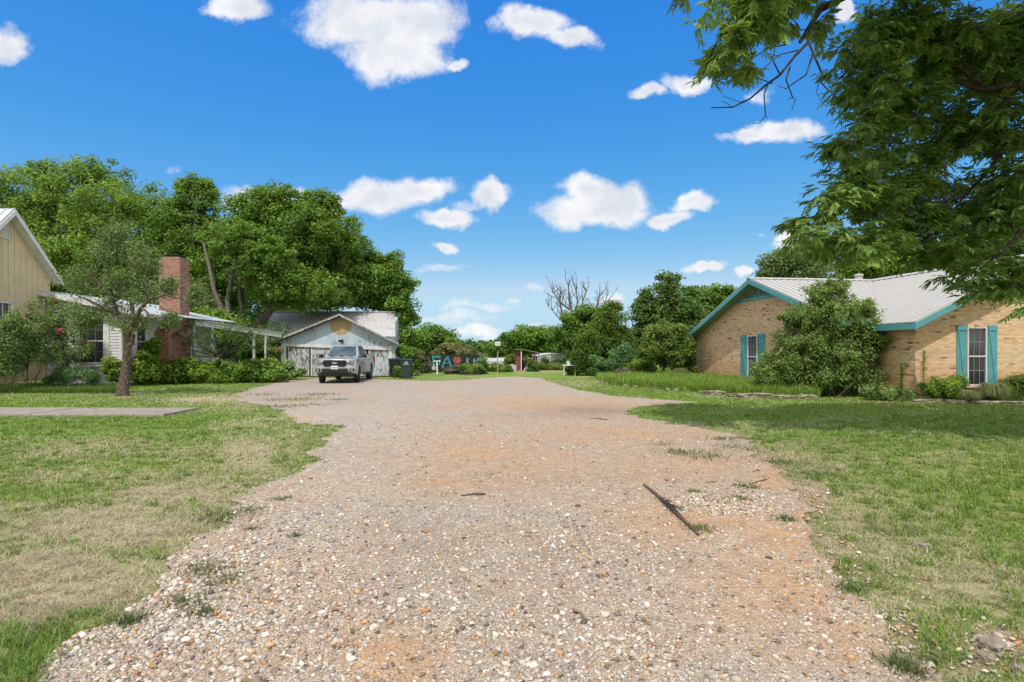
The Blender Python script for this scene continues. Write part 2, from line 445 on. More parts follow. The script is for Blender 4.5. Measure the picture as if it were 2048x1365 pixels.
# ------------------------------------------------------------------ driveway outline traced on the ground
EDGE = [(60,1420),(82,1308),(137,1267),(215,1240),(293,1189),(348,1129),(371,1102),(449,1038),(481,1001),(527,969),(595,946),(641,923),(610,908),(655,887),(659,868),
        (687,854),(590,846),(572,832),(540,812),(475,803),(470,790),(500,778),(545,768),(560,762),(640,757),(740,757),(800,761),(880,763),(950,759),(975,756),(1030,753.5),(1085,757),
        (1108,767),(1160,781),(1230,793),(1320,800),(1390,804),(1375,808),(1290,813),(1262,821),(1250,829),(1296,838),(1338,849),(1400,855),(1480,872),(1505,895),(1500,912),
        (1545,930),(1578,962),(1600,1010),(1618,1050),(1640,1110),(1690,1175),(1755,1225),(1805,1290),(1845,1330),(1905,1420)]
E = [gp(*p) for p in EDGE]
E = [(E[0][0]*0.2/2.0-0.9, 0.9)]+E+[(E[-1][0]*0.5+.3, 0.9)]
rnd = random.Random(3)
out = []
for i in range(len(E)):
    a = Vector(E[i]); b = Vector(E[(i+1) % len(E)]); n = max(2, int((b-a).length/0.11))
    for k in range(n):
        p = a.lerp(b, k/n)
        s = min(0.22, 0.08+0.012*p.y)
        out.append((p.x+s*2.6*(float(fbm(p.x, p.y, 5.5, 4))-.5), p.y+s*2.6*(float(fbm(p.x+30, p.y, 5.5, 4))-.5)))
OUT = np.array(out)
def inside(x, y, poly=OUT):
    r = np.zeros(len(x), bool); j = len(poly)-1
    for i in range(len(poly)):
        xi, yi = poly[i]; xj, yj = poly[j]
        if yi != yj:
            c = ((yi > y) != (yj > y)) & (x < (xj-xi)*(y-yi)/(yj-yi)+xi); r ^= c
        j = i
    return r
SAND = [(1000,920,230,45,.9), (940,870,170,30,.45), (1420,1040,190,55,.8), (1560,1110,150,110,.85), (790,1320,95,60,1.3), (1250,870,260,35,.8), (1500,1200,200,110,.7),
        (1640,1290,170,60,.7), (1120,810,200,16,.75), (1350,930,190,40,.8), (1560,960,70,30,.9), (900,960,140,26,.6), (1000,1180,140,40,.35)]
SHADOW_AND_DARK = [(1190,822,120,9,1.0), (1130,830,120,7,.6), (870,1110,110,60,.40), (1130,1130,110,50,.30), (690,1180,90,30,.30), (1100,960,300,14,.25), (780,1060,60,80,.3)]  # first two patches paint the tree's shadow in; the rest are darker gravel
GREY = [(1050,1090,330,90,1.0), (880,1180,230,80,.7), (1000,1330,280,80,.5), (620,800,120,25,.5), (620,770,160,12,.9), (500,790,60,16,.8)]
def drive_cols(X, Y):
    sand = np.clip(blobs(X, Y, SAND)*(0.45+1.0*fbm(X, Y, 1.6, 4))+.3*sstep(.5, .75, fbm(X, Y, .7, 4)), 0, 1)
    sand = np.clip(sand+.22*sstep(.52, .72, fbm(X*2.2+11, Y*.35, 1.0, 4)), 0, 1)
    shadow_dark = np.clip(blobs(X, Y, SHADOW_AND_DARK)*(.5+fbm(X, Y, 3, 3)), 0, 1)
    grey = np.clip(blobs(X, Y, GREY)*(.5+fbm(X+5, Y, 1.4, 3))+.5*sstep(.5, .7, fbm(X*1.8, Y*.5+7, 1.0, 4)), 0, 1)
    return sand, shadow_dark, grey
# inner points so the sheet can carry its colour
ip = []
for y0, y1, st in ((1, 7, .16), (7, 13, .3), (13, 36, .6)):
    gx, gy = np.meshgrid(np.arange(-14, 9, st), np.arange(y0, y1, st)); gx = gx.ravel(); gy = gy.ravel()
    k = inside(gx, gy); ip.append(np.stack([gx[k], gy[k]], 1))
ip = np.concatenate(ip)+RNG.normal(0, .02, (sum(map(len, ip)), 2))
pts = [Vector(p) for p in out]+[Vector(p) for p in ip]
res = geometry.delaunay_2d_cdt(pts, [], [list(range(len(out)))], 1, 1e-5)
V = np.array([(p.x, p.y) for p in res[0]]); T = np.array([f for f in res[2] if len(f) == 3])
def dz(X, Y): return 0.002+0.014*(fbm(X, Y, .9, 3)-.3)*sstep(0, 1, np.clip(Y/4, 0, 1))
sand, shadow_dark, grey = drive_cols(V[:, 0], V[:, 1])
CG = np.tile(np.array([.36, .31, .26]), (len(V), 1))
CG = mix3(CG, np.array([.44, .405, .365]), blobs(V[:, 0], V[:, 1], [(450,1150,300,130,.8), (620,860,180,60,.7), (640,960,160,60,.5)])); CG = mix3(CG, np.array([.30, .27, .24]), grey); CG = mix3(CG, np.array([.45, .26, .125]), sand); CG = mix3(CG, np.array([.20, .10, .06]), shadow_dark*.8)
m, nt, bs = nm('gravel')
a = N(nt, 'ShaderNodeVertexColor', layer_name='col'); v = coords(nt)
hs = []
col = a.outputs[0]
for sc, thr, amt in ((26, .55, .9), (55, .35, .85), (120, .25, .65)):
    vo = N(nt, 'ShaderNodeTexVoronoi'); vo.inputs['Scale'].default_value = sc; L(nt, v, vo.inputs[0])
    sp = N(nt, 'ShaderNodeSeparateColor'); L(nt, vo.outputs['Color'], sp.inputs[0])
    cr = ramp(nt, sp.outputs[0], [(0, (.09, .07, .055)), (.12, (.24, .18, .13)), (.28, (.42, .34, .27)), (.55, (.49, .435, .375)), (.78, (.60, .55, .49)), (.90, (.46, .25, .10)), (1.0, (.62, .54, .44))])
    msk = N(nt, 'ShaderNodeMath', operation='GREATER_THAN'); L(nt, sp.outputs[1], msk.inputs[0]); msk.inputs[1].default_value = thr
    rd = ramp(nt, vo.outputs['Distance'], [(.25, (1,)*3), (.55, (0,)*3)])
    mm = N(nt, 'ShaderNodeMath', operation='MULTIPLY'); L(nt, msk.outputs[0], mm.inputs[0]); L(nt, rd.outputs[0], mm.inputs[1])
    m2 = N(nt, 'ShaderNodeMath', operation='MULTIPLY'); L(nt, mm.outputs[0], m2.inputs[0]); m2.inputs[1].default_value = amt
    col = mixc(nt, m2.outputs[0], col, cr.outputs[0]); hs.append((mm.outputs[0], sc))
n = noise_tex(nt, v, 5, 8, .7); col = mixc(nt, .45, col, n.outputs[0], 'OVERLAY')
n3 = noise_tex(nt, v, 160, 3, .7); col = mixc(nt, .75, col, n3.outputs[0], 'OVERLAY')
L(nt, col, bs.inputs['Base Color']); bs.inputs['Roughness'].default_value = .95; bs.inputs['Specular IOR Level'].default_value = .15
h = mixc(nt, .5, hs[0][0], hs[1][0]); h = mixc(nt, .3, h, n3.outputs[0]); bump(nt, bs, h, .8, .02)
M['gravel'] = m
dr = nmesh('driveway', np.stack([V[:, 0], V[:, 1], dz(V[:, 0], V[:, 1])], 1), T, M['gravel'], CG, smooth=True)
tag(dr, 'wide gravel and orange dirt driveway running back between the houses', 'driveway', kind='structure')

# ------------------------------------------------------------------ loose stones on the drive
def scatter(n, d0, d1, x0=-1.15, x1=1.15, p=1.0):
    """random ground points, denser near the viewer's end"""
    u = RNG.random(n)
    d = d0*(d1/d0)**u if p == 1 else (d0**(1-p)+u*(d1**(1-p)-d0**(1-p)))**(1/(1-p))
    return (x0+(x1-x0)*RNG.random(n))*d, d
t = (1+5**.5)/2
ICO = np.array([(-1,t,0),(1,t,0),(-1,-t,0),(1,-t,0),(0,-1,t),(0,1,t),(0,-1,-t),(0,1,-t),(t,0,-1),(t,0,1),(-t,0,-1),(-t,0,1)])/1.9
ICF = np.array([(0,11,5),(0,5,1),(0,1,7),(0,7,10),(0,10,11),(1,5,9),(5,11,4),(11,10,2),(10,7,6),(7,1,8),(3,9,4),(3,4,2),(3,2,6),(3,6,8),(3,8,9),(4,9,5),(2,4,11),(6,2,10),(8,6,7),(9,8,1)])
PALS = np.array([(.60,.54,.47),(.50,.44,.37),(.43,.36,.29),(.34,.29,.25),(.22,.19,.17),(.12,.10,.09),(.48,.31,.17),(.42,.21,.09),(.54,.44,.34),(.68,.64,.58)])
def stones(name, x, y, r, pal_p, label):
    n = len(x)
    V = ICO[None]*(1+RNG.normal(0, .26, (n, 12, 1)))
    V = V*np.stack([1+.35*RNG.random(n), .75+.4*RNG.random(n), .42+.28*RNG.random(n)], 1)[:, None, :]*r[:, None, None]
    a = RNG.random(n)*6.28; ca, sa = np.cos(a)[:, None], np.sin(a)[:, None]
    X = V[..., 0]*ca-V[..., 1]*sa; Y = V[..., 0]*sa+V[..., 1]*ca
    Z = V[..., 2]+X*RNG.normal(0, .2, (n, 1))+(r*.22)[:, None]+dz(x, y)[:, None]
    V = np.stack([X+x[:, None], Y+y[:, None], Z], -1).reshape(-1, 3)
    Q = (ICF[None]+12*np.arange(n)[:, None, None]).reshape(-1, 3)
    c = PALS[RNG.choice(len(PALS), n, p=pal_p)]*(0.8+.35*RNG.random((n, 1)))
    return tag(nmesh(name, V, Q, M['stone'], np.repeat(c, 12, 0)), label, 'gravel', kind='stuff')
x, y = scatter(290000, 2.3, 12, -1.0, .85)
s_, d_, g_ = drive_cols(x, y)
STN = np.clip(blobs(x, y, [(350,1200,330,160,1), (500,1050,120,80,.6), (1430,1010,130,28,1.2), (1700,1200,170,90,.5), (700,1250,260,110,.6), (1150,1280,260,80,.6), (1230,1090,200,60,.5)]), 0, 1.2)
keep = inside(x, y) & (RNG.random(len(x)) < np.clip((.26+.62*STN)*(1-.85*np.clip(s_, 0, 1)*(blobs(x, y, [(1430,1010,130,28,1)]) < .5))*(.35+1.1*fbm(x, y, 2.5, 3)), .04, 1))
x, y, STN = x[keep], y[keep], STN[keep]
r = np.clip(np.exp(RNG.normal(-5.32, .50, len(x)))*(1+.40*np.clip(STN, 0, 1)), .0035, .032)*np.clip(.75+y*.09, .9, 1.5)
stones('gravel_stones', x, y, np.minimum(r, .026), [.14,.19,.20,.13,.08,.03,.07,.03,.09,.04], 'loose pale and brown gravel stones over the drive')
# a few stones in the lawn's bare soil by the edge
x, y = scatter(16000, 2.3, 9, .35, 1.0)
k = (~inside(x, y)) & (RNG.random(len(x)) < blobs(x, y, BARE)*.8); x, y = x[k], y[k]
stones('verge_stones', x, y, np.clip(np.exp(RNG.normal(-4.7, .4, len(x))), .004, .025), [.14,.14,.15,.10,.05,.03,.12,.10,.10,.07], 'small stones in the worn bare verge on the right')

# ------------------------------------------------------------------ grass blades
def blades(name, x, y, ln, wd, colr, label, lean=.9, cat='grass'):
    n = len(x); a = RNG.random(n)*6.283; b = a+RNG.normal(1.57, .4, n)
    ln = ln*(.55+.8*RNG.random(n)); tl = lean*(.25+.9*RNG.random(n)); tl = np.where(np.broadcast_to(lean, (n,)) > 1.3, .95+.5*RNG.random(n), tl); a = np.where(RNG.random(n) < .25, 6.283*fbm(x, y, 3, 2)*2+RNG.normal(0, .7, n), a)
    dx, dy = np.cos(a), np.sin(a); wx, wy = np.cos(b)*wd/2, np.sin(b)*wd/2
    hz = ln*np.cos(np.minimum(tl, 1.45)); hr = ln*np.sin(np.minimum(tl, 1.45)); z0 = np.full(n, -.006)
    P = [np.stack([x-wx, y-wy, z0], 1), np.stack([x+wx, y+wy, z0], 1),
         np.stack([x+dx*hr*.45+wx*.7, y+dy*hr*.45+wy*.7, z0+hz*.62], 1), np.stack([x+dx*hr*.45-wx*.7, y+dy*hr*.45-wy*.7, z0+hz*.62], 1),
         np.stack([x+dx*hr, y+dy*hr, z0+hz*.92], 1)]
    V = np.stack(P, 1).reshape(-1, 3); i = 5*np.arange(n)
    T = np.concatenate([np.stack([i, i+1, i+2], 1), np.stack([i, i+2, i+3], 1), np.stack([i+3, i+2, i+4], 1)])
    return tag(nmesh(name, V, T, M['blade'], np.repeat(colr, 5, 0)), label, cat, kind='stuff')
def blade_field(x, y):
    dry, bare, br = lawn_cols(x, y)
    n = len(x); isdry = RNG.random(n) < np.clip(dry*.85+.10, 0, 1)
    g = mix3(np.tile(GREEN, (n, 1)), GBR, np.clip(br+.25*RNG.random(n), 0, 1))*(.65+.7*RNG.random((n, 1)))
    d = np.array([.54, .47, .32])*(.6+.7*RNG.random((n, 1)))
    c = np.where(isdry[:, None], d, g)*(.8+.4*fbm(x, y, 1.7, 3))[:, None]
    return c, isdry, dry, bare, br
WALK = (-40, -8.05, 12.75, 14.3)
def off_things(x, y):
    return ~((x > WALK[0]) & (x < WALK[1]) & (y > WALK[2]) & (y < WALK[3]))
for nm_, x0, x1, lab in (('lawn_grass_left', -1.4, -.05, 'cut green and straw grass of the lawn left of the drive'), ('lawn_grass_right', -.02, 1.4, 'short green grass of the lawn right of the drive')):
    x, y = scatter(640000, 2.0, 30, x0, x1)
    k0 = off_things(x, y); x, y = x[k0], y[k0]
    jw = np.where(RNG.random(len(x)) < .35, .20, .06); jx = x+RNG.normal(0, 1, len(x))*jw; jy = y+RNG.normal(0, 1, len(x))*jw
    ins = inside(jx, jy)
    if nm_.endswith('right'): ins |= (x < 0) | (inside(x-.3, y) & (y < 14) & (x < 0))
    x, y, = x[~ins], y[~ins]
    c, isdry, dry, bare, br = blade_field(x, y)
    clump = sstep(.36, .60, fbm(x, y, 10, 2))
    k = RNG.random(len(x)) < np.clip((1-1.0*bare)*np.where(y < 11, .10+.9*clump, .25+.75*clump), .02, 1)
    if nm_.endswith('left'): k &= x < 2
    x, y, c, isdry, br = x[k], y[k], c[k], isdry[k], br[k]
    ln = np.where(isdry, .075, .040+.02*br)*np.clip(.75+.035*y, .8, 1.3)*(.6+.8*fbm(x, y, 3, 2))
    blades(nm_.rsplit('_', 1)[0], x, y, ln, (.0020+.0009*y)*np.where(isdry, .7, 1.1), c, lab, lean=np.where(isdry, 1.5, 1.1))
# low rosettes of coarser grass and weeds through both lawns
for x0, x1, lab in ((-1.02, -.2, 'coarse green grass tufts scattered over the left lawn'), (.25, 1.02, 'coarse green grass tufts scattered over the right lawn')):
    tx, ty = scatter(5000, 2.0, 13, x0*1.35 if x0 < 0 else x0, x1*1.35 if x1 > 0 else x1); k = (~inside(tx, ty)) & off_things(tx, ty) & (RNG.random(len(tx)) < .35+.65*blobs(tx, ty, BRIGHT)) & (RNG.random(len(tx)) < 1-1.1*lawn_cols(tx, ty)[0]); tx, ty = tx[k], ty[k]
    nb = 34; x = np.repeat(tx, nb); y = np.repeat(ty, nb); rr = np.repeat(.035+.05*RNG.random(len(tx)), nb); x = x+RNG.normal(0, .5, len(x))*rr; y = y+RNG.normal(0, .5, len(x))*rr
    c = np.repeat(np.array([.15,.25,.045])*(.7+.7*RNG.random((len(tx), 1))), nb, 0)*(.7+.6*RNG.random((len(x), 1)))
    blades('lawn_tufts', x, y, rr*1.1, .003+.0008*y, c, lab, lean=1.25, cat='grass')
# tufts standing in the gravel
TU = [(500,1020,20,1),(440,1040,30,2),(560,1000,14,1),(410,1145,26,3),(450,1165,22,2),(370,1210,24,3),(400,1230,16,2),(260,1245,16,3),(590,1075,8,1),(480,1030,30,2),
      (1400,912,42,4),(1350,905,22,2),(1330,890,20,1),(1470,895,24,2),(1480,1000,16,2),(1400,1060,18,2),(1490,975,18,2),(1570,1040,14,2),(1560,925,24,2),(1640,950,26,2),
      (600,800,34,3),(560,815,30,3),(640,790,28,3),(520,790,34,2),(620,810,26,2),(560,800,30,2),(680,800,14,1),(1700,1180,18,2),(1810,1340,24,4),(500,1060,12,1),(1445,880,20,2),(1390,985,10,1)]
X = []; Y = []; LN = []
for cx, cy, w, s in TU:
    gx, gy = gp(cx, cy); n = 130+60*s
    rr = w/F*gy*.8
    X.append(gx+RNG.normal(0, rr, n)); Y.append(gy+RNG.normal(0, rr*.9, n)); LN.append(np.full(n, .035+.012*s))
X = np.concatenate(X); Y = np.concatenate(Y); LN = np.concatenate(LN)
n = len(X); c = np.where(RNG.random((n, 1)) < .22, np.array([.40,.34,.22]), np.array([.09,.14,.045]))*(.6+.7*RNG.random((n, 1)))
blades('gravel_weeds', X, Y, LN, .003+.0009*Y, c, 'thin green weeds growing up through the gravel', lean=1.2, cat='weeds')
# long uncut grass of the bed in front of the brick house
def bed_mask(x, y):
    P, Q = px_of(x, y)
    top = 752+0*P
    bot = np.interp(P, [1195, 1215, 1260, 1400, 1480, 1560, 1640], [760, 770, 774, 786, 792, 796, 797])
    return (P > 1195) & (P < 1640) & (Q < bot) & (Q > top-2)
x, y = scatter(260000, 17, 36, .14, .60)
k = bed_mask(x, y) & (RNG.random(len(x)) < .9); x, y = x[k], y[k]
n = len(x); g = mix3(np.tile(np.array([.19,.33,.045]), (n, 1)), np.array([.32,.41,.10]), RNG.random(n)**2)*(.7+.6*RNG.random((n, 1)))
blades('tall_grass', x, y, .42*np.ones(n)*(.55+.8*fbm(x, y, 1.1, 3)), .022, g, 'tall bright green uncut grass in the bed before the brick house', lean=.55)
x, y = scatter(60000, 14.6, 17.6, .70, 1.05)
k = RNG.random(len(x)) < .5; x, y = x[k], y[k]
n = len(x); g = np.where(RNG.random((n, 1)) < .25, np.array([.30,.27,.15]), np.array([.10,.18,.04]))*(.6+.7*RNG.random((n, 1)))
k = (y > 16.35) & (y < 17.6+.0*x); x, y, g = x[k], y[k], g[k]
blades('bed_groundcover', x, y, .20*np.ones(len(x)), .014, g, 'low weedy groundcover in the bed below the shuttered window', lean=.8, cat='ground cover')
x, y = scatter(40000, 19.2, 23, -1.0, -.72)
k = (y > 19.6+.0*x) & (y < 22.4) & (x > -19.2); x, y = x[k], y[k]
n = len(x); blades('border_weeds', x, y, .22*np.ones(n), .016, np.array([.11,.19,.035])*(.6+.8*RNG.random((n, 1))), 'ragged weeds along the foot of the cream house', lean=.8, cat='weeds')
# ================================================================== concrete walk, edging, stones, sticks
w = MB()
xk = -40
while xk < -8.1:
    x1 = min(xk+2.4, -8.1); w.box(xk+.006, x1-.006, 12.78, 14.22, -.05, .055+.004*(int(xk*3) % 3)); xk += 2.4
walk = w.build('garden_walk', M['concrete'], bevel=.012); tag(walk, 'grey brown concrete walk slab ending in the left lawn', 'path', kind='structure')

# scalloped edging along the left border
e = MB(); a = gp(-40, 791); b = gp(165, 775)
n = 62
for i in range(n):
    t = i/n; x = a[0]+(b[0]-a[0])*t; y = a[1]+(b[1]-a[1])*t+.25*math.sin(t*3.1)
    ang = math.atan2(b[1]-a[1], b[0]-a[0]); R = Vector((math.cos(ang), math.sin(ang), 0)); Nn = Vector((R.y, -R.x, 0))
    arc = [Vector((x, y, -.03))+R*(.06*math.cos(q))+Vector((0, 0, .05+.035*math.sin(q))) for q in [k*math.pi/5 for k in range(6)]]
    arc = [Vector((x, y, -.03))+R*.06, *arc, Vector((x, y, -.03))-R*.06]
    e.ext(arc, Nn*.04)
tag(e.build('garden_edging', M['terracotta']), 'low brown scalloped edging along the left flower border', 'edging')

def rock(name, label, c, sx, sy, sz, rz=0, group=None, seed=0, cat='stone', mat='limestone', flat=.0):
    bm = bmesh.new(); bmesh.ops.create_cube(bm, size=2)
    bmesh.ops.subdivide_edges(bm, edges=bm.edges, cuts=5, use_grid_fill=True)
    r = random.Random(seed)
    from mathutils import noise as mn
    for v in bm.verts:
        p = v.co.copy(); q = p.normalized()
        v.co = p.lerp(q*1.25, .30)
        k = 1+.40*mn.noise(v.co*1.6+Vector((seed*3.1, 0, 0)))+.30*mn.noise(v.co*4.5+Vector((seed, 5, 0)))
        v.co = Vector((v.co.x*sx*k, v.co.y*sy*k, v.co.z*sz*(k if v.co.z > 0 else 1)))
    me = bpy.data.meshes.new(name); bm.to_mesh(me); bm.free(); box_uv(me); me.materials.append(M[mat])
    o = link_mesh(name, me); o.location = (c[0], c[1], sz*.55); o.rotation_euler = (0, 0, rz)
    return tag(o, label, cat, group)
SG = 'limestone edging stones of the grass bed'
for i, (px, py, wpx, hz, lab) in enumerate([
    (1427, 789, 46, .075, 'white flat limestone slab alone at the near edge of the tall grass'),
    (1514, 795, 72, .08, 'long squared limestone block in front of the big green shrub'),
    (1580, 797, 52, .06, 'grey limestone block between the long block and the end slab'),
    (1615, 797, 34, .07, 'short end slab of limestone edging beside the dark shrub base'),
    (1463, 793, 18, .05, 'small limestone chunk left of the long squared block')]):
    x, y = gp(px, py); rock('edging_stone', lab, (x, y), wpx/F*y/2*1.05, .16, hz, .05, SG, i+1)
ORD = ['first', 'second', 'third', 'fourth', 'fifth', 'sixth', 'seventh', 'eighth', 'ninth', 'tenth', 'eleventh', 'twelfth']
for i, (px, py, wpx) in enumerate([(1202, 767.5, 8), (1215, 770, 6), (1244, 771.5, 9), (1252, 773.5, 7), (1273, 775, 8), (1297, 776.5, 8), (1305, 778, 9), (1325, 779, 8), (1337, 781, 6), (1352, 783, 7)]):
    x, y = gp(px, py); rock('edging_stone', 'small rough stone at the bed edge, %s from the far end of the row' % ORD[i], (x, y), wpx/F*y/2*1.2, .07, .045+.02*(i % 2), i*.7, SG, i+11)
for i, (px, py, wpx, lab) in enumerate([(1811, 803, 12, 'small pale rock at the left end of the wall bed edging'), (1860, 804, 70, 'thin grey edging stone below the left bushes by the shuttered window'),
    (1918, 806, 48, 'pale flat edging slab under the round bush beside the window'), (1980, 808, 66, 'dark long edging stone below the shuttered window'), (2032, 809, 44, 'grey edging stone at the right frame edge of the wall bed')]):
    x, y = gp(px, py); rock('edging_stone', lab, (x, y), wpx/F*y/2, .10, .05, .10, 'edging stones of the wall bed', i+31)
for px, py, wp, hz, lab, sd in [(1985, 1297, 50, .03, 'white limestone rock half buried in the right lawn', 51), (1975, 1322, 26, .02, 'small white rock just below the larger half buried one', 52), (1845, 1092, 24, .012, 'flat pale rock lying in the right lawn', 53),
                                (2040,1345,22,.02,'pale rock chip at the lower right corner',54)]:
    x, y = gp(px, py); rock('lawn_rock', lab, (x, y), wp/F*y/2, wp/F*y/2.6, hz, .4, None, sd)
for px, py, wp, mat, lab, sd in [(1156, 1015, 11, 'terracotta', 'orange pebble on the sandy middle of the drive', 61), (1217, 1025, 12, 'limestone', 'rounded tan stone left of the palm stick', 62), (1170, 1248, 17, 'terracotta', 'brown stone low in the middle of the drive', 63),
                                 (1157,1230,12,'terracotta','smaller brown stone just above left of the other brown stone',64)]:
    x, y = gp(px, py); rock('loose_stone', lab, (x, y), wp/F*y/2, wp/F*y/2.4, wp/F*y/4, .4, None, sd, mat=mat)

# sticks
def stick(name, label, P, rad, fr=None):
    s = MB(); s.tube(P, rad, 7); o = s.build(name, M['stick'], smooth=60)
    return tag(o, label, 'stick')
a = gp(1287, 972); b = gp(1345, 1025); c = gp(1398, 1075)
st = thing('palm_frond_stick', 'long grey brown stick with a frayed middle lying on the gravel', 'stick', (b[0], b[1], 0))
def rel(p, z): return (p[0]-b[0], p[1]-b[1], z)
mid1 = (a[0]*.3+b[0]*.7, a[1]*.3+b[1]*.7)
s = MB()
P = [Vector(rel(a, .022)), Vector(rel((a[0]*.6+b[0]*.4+.006, a[1]*.6+b[1]*.4), .03)), Vector(rel(b, .036)), Vector(rel((b[0]*.5+c[0]*.5, b[1]*.5+c[1]*.5), .028)), Vector(rel(c, .02))]
s.tube(P, [.009, .015, .020, .014, .007], 7); s.build('stem', M['stick'], st, smooth=60)
s = MB(); rr = random.Random(5); ax = (P[3]-P[1]).normalized(); sd = ax.cross(Vector((0, 0, 1)))
for i in range(70):
    t = rr.random(); q = P[1].lerp(P[2], .35+.65*t)
    tip = q+ax*rr.uniform(.08, .24)+sd*rr.uniform(-.05, .05)+Vector((0, 0, rr.uniform(-.015, .05)))
    s.tube([q+sd*rr.uniform(-.012, .012), q.lerp(tip, .5)+Vector((0, 0, .01)), tip], [.0035, .003, .001], 4)
s.build('frayed_end', M['bark_dark'], st)
g0 = gp(922, 994); g1 = gp(971, 991)
stick('stick', 'short brown twig lying level across the sandy drive', [(*g0, .014), ((g0[0]+g1[0])/2, (g0[1]+g1[1])/2+.01, .02), (*g1, .016)], [.007, .009, .010])
def twig(px0, py0, px1, py1, label, r=.006):
    a = gp(px0, py0); b = gp(px1, py1)
    stick('stick', label, [(*a, .012), ((a[0]+b[0])/2+.02, (a[1]+b[1])/2, .02), (*b, .012)], [r*.5, r, r*.8])
twig(1450, 877, 1512, 879, 'thin straight twig on the bare soil at the right lawn edge', .009)
twig(1500, 970, 1534, 961, 'dark crooked twig on the worn verge right of the stick', .007)
twig(1410, 968, 1432, 966, 'small dark twig above the palm stick', .006)
twig(1852, 1308, 1874, 1330, 'short dark twig in the grass near the lower right corner', .007)
twig(1180, 838, 1215, 841, 'dark twig on the shaded part of the drive', .012)

# ================================================================== BRICK HOUSE (right)
HZ = math.atan2(.125, .992)
house = thing('brick_house', 'tan brick ranch house with white metal roof and teal trim', 'house', (15.86, 24.2, 0), HZ)
RZ = 4.60; SM = .375; SW = .47
def zm(b): return RZ-SM*abs(b)
def zw(a): return RZ-SW*abs(a)
# walls: main block and wing as two shells
w = MB()
wa, wf, wn = -5.3, 5.9, -4.95
dz0 = .16
w.ext([(wa, wn, 0), (wa, wf, 0), (wa, wf, zm(wf)-dz0), (wa, 0, RZ-dz0), (wa, wn, zm(wn)-dz0)], (.25, 0, 0))
w.box(wa+.25, -4.25, wn, wn+.2, 0, zm(wn)-dz0)
w.box(wa+.25, 10, wf-.2, wf, 0, zm(wf)-dz0)
w.box(4.25, 10, wn, wn+.2, 0, zm(wn)-dz0)
w.ext([(9.75, wn, 0), (9.75, wf, 0), (9.75, wf, zm(wf)-dz0), (9.75, 0, RZ-dz0), (9.75, wn, zm(wn)-dz0)], (.25, 0, 0))
wb = -6.7
w.ext([(-4.25, wb, 0), (4.25, wb, 0), (4.25, wb, zw(4.25)-dz0), (0, wb, RZ-dz0), (-4.25, wb, zw(4.25)-dz0)], (0, .25, 0))
w.box(-4.25, -4.05, wb+.25, wn-.002, 0, zw(4.25)-dz0)
w.box(4.05, 4.25, wb+.25, wn-.002, 0, zw(4.25)-dz0)
w.build('wall', M['tan_brick'], house)
# soldier courses under the rake and eave
w = MB()
for k in range(2):
    pass
w.ext([(wa-.014, -1.75, 3.50), (wa-.014, 2.05, 3.50), (wa-.014, 2.05, 3.68), (wa-.014, -1.75, 3.68)], (.013, 0, 0))
w.build('soldier_course', M['soldier_brick'], house)
w = MB(); w.box(-4.25-.012, -4.25, wb+.02, wn-.004, 2.12, 2.30)
w.build('soldier_course', M['soldier_brick'], house)
# roof
def roof_plane(r, poly, t=.05): r.slab(poly, t)
r = MB()
z4 = lambda a, b, f: (a, b, f)
main_near = [(-5.8, 0, RZ), (0, 0, RZ), (-4.31, -5.4, zm(5.4)), (-5.8, -5.4, zm(5.4))]
main_far = [(-5.8, 0, RZ), (-5.8, 6.3, zm(6.3)), (10.3, 6.3, zm(6.3)), (10.3, 0, RZ)]
main_near2 = [(0, 0, RZ), (10.3, 0, RZ), (10.3, -5.4, zm(5.4)), (4.31, -5.4, zm(5.4))]
wl = [(0, -7.17, RZ), (0, 0, RZ), (-4.31, -5.4, zm(5.4)), (-4.69, -5.4, zw(4.69)), (-4.69, -7.17, zw(4.69))]
wr = [(0, -7.17, RZ), (4.69, -7.17, zw(4.69)), (4.69, -5.4, zw(4.69)), (4.31, -5.4, zm(5.4)), (0, 0, RZ)]
for p in (main_near, main_far, main_near2, wl, wr): r.slab(p, .035)
# ribs of the sheets
k = -5.79
while k < 0:
    be = -5.4 if k < -4.31 else -abs(k)/.8
    r.bar((k, -.02, RZ+.010), (k, be, zm(be)+.010), .022, .030); r.bar((k, .02, RZ+.010), (k, 6.3, zm(6.3)+.010), .010, .004); k += .305
while k < 10.2:
    r.bar((k, .02, RZ+.010), (k, 6.3, zm(6.3)+.010), .022, .03); k += .6
k = -7.15
while k < -.3:
    ae = 4.69 if abs(k) > 5.4 else .8*abs(k)
    r.bar((-.02, k, RZ+.010), (-ae, k, zw(ae)+.010), .022, .030); r.bar((.02, k, RZ+.010), (ae, k, zw(ae)+.010), .010, .004); k += .305
roof = r.build('roof', M['white_roof'], house)
c = MB()
c.ext([(-5.83, -.17, RZ-.030), (-5.83, 0, RZ+.05), (-5.83, .17, RZ-.030), (-5.83, 0, RZ+.035)], (16.1, 0, 0))
c.ext([(-.17, -7.2, RZ-.040), (0, -7.2, RZ+.06), (.17, -7.2, RZ-.040), (0, -7.2, RZ+.045)], (0, 7.2, 0))
c.build('ridge_cap', M['white_roof'], roof)
v = MB(); vc = (-.05, .75, 0); v.lathe([(.11, 4.2), (.11, 4.72), (.17, 4.74), (.17, 4.84), (.13, 4.86), (.19, 4.88), (.19, 4.97), (.05, 5.0)], vc, 14); v.build('vent_pipe', M['white_roof'], roof, smooth=35)
v = MB(); v.lathe([(.05, 4.3), (.05, 4.72)], (-2.9, .35, 0), 10); v.build('vent_pipe', M['white_roof'], roof, smooth=35)
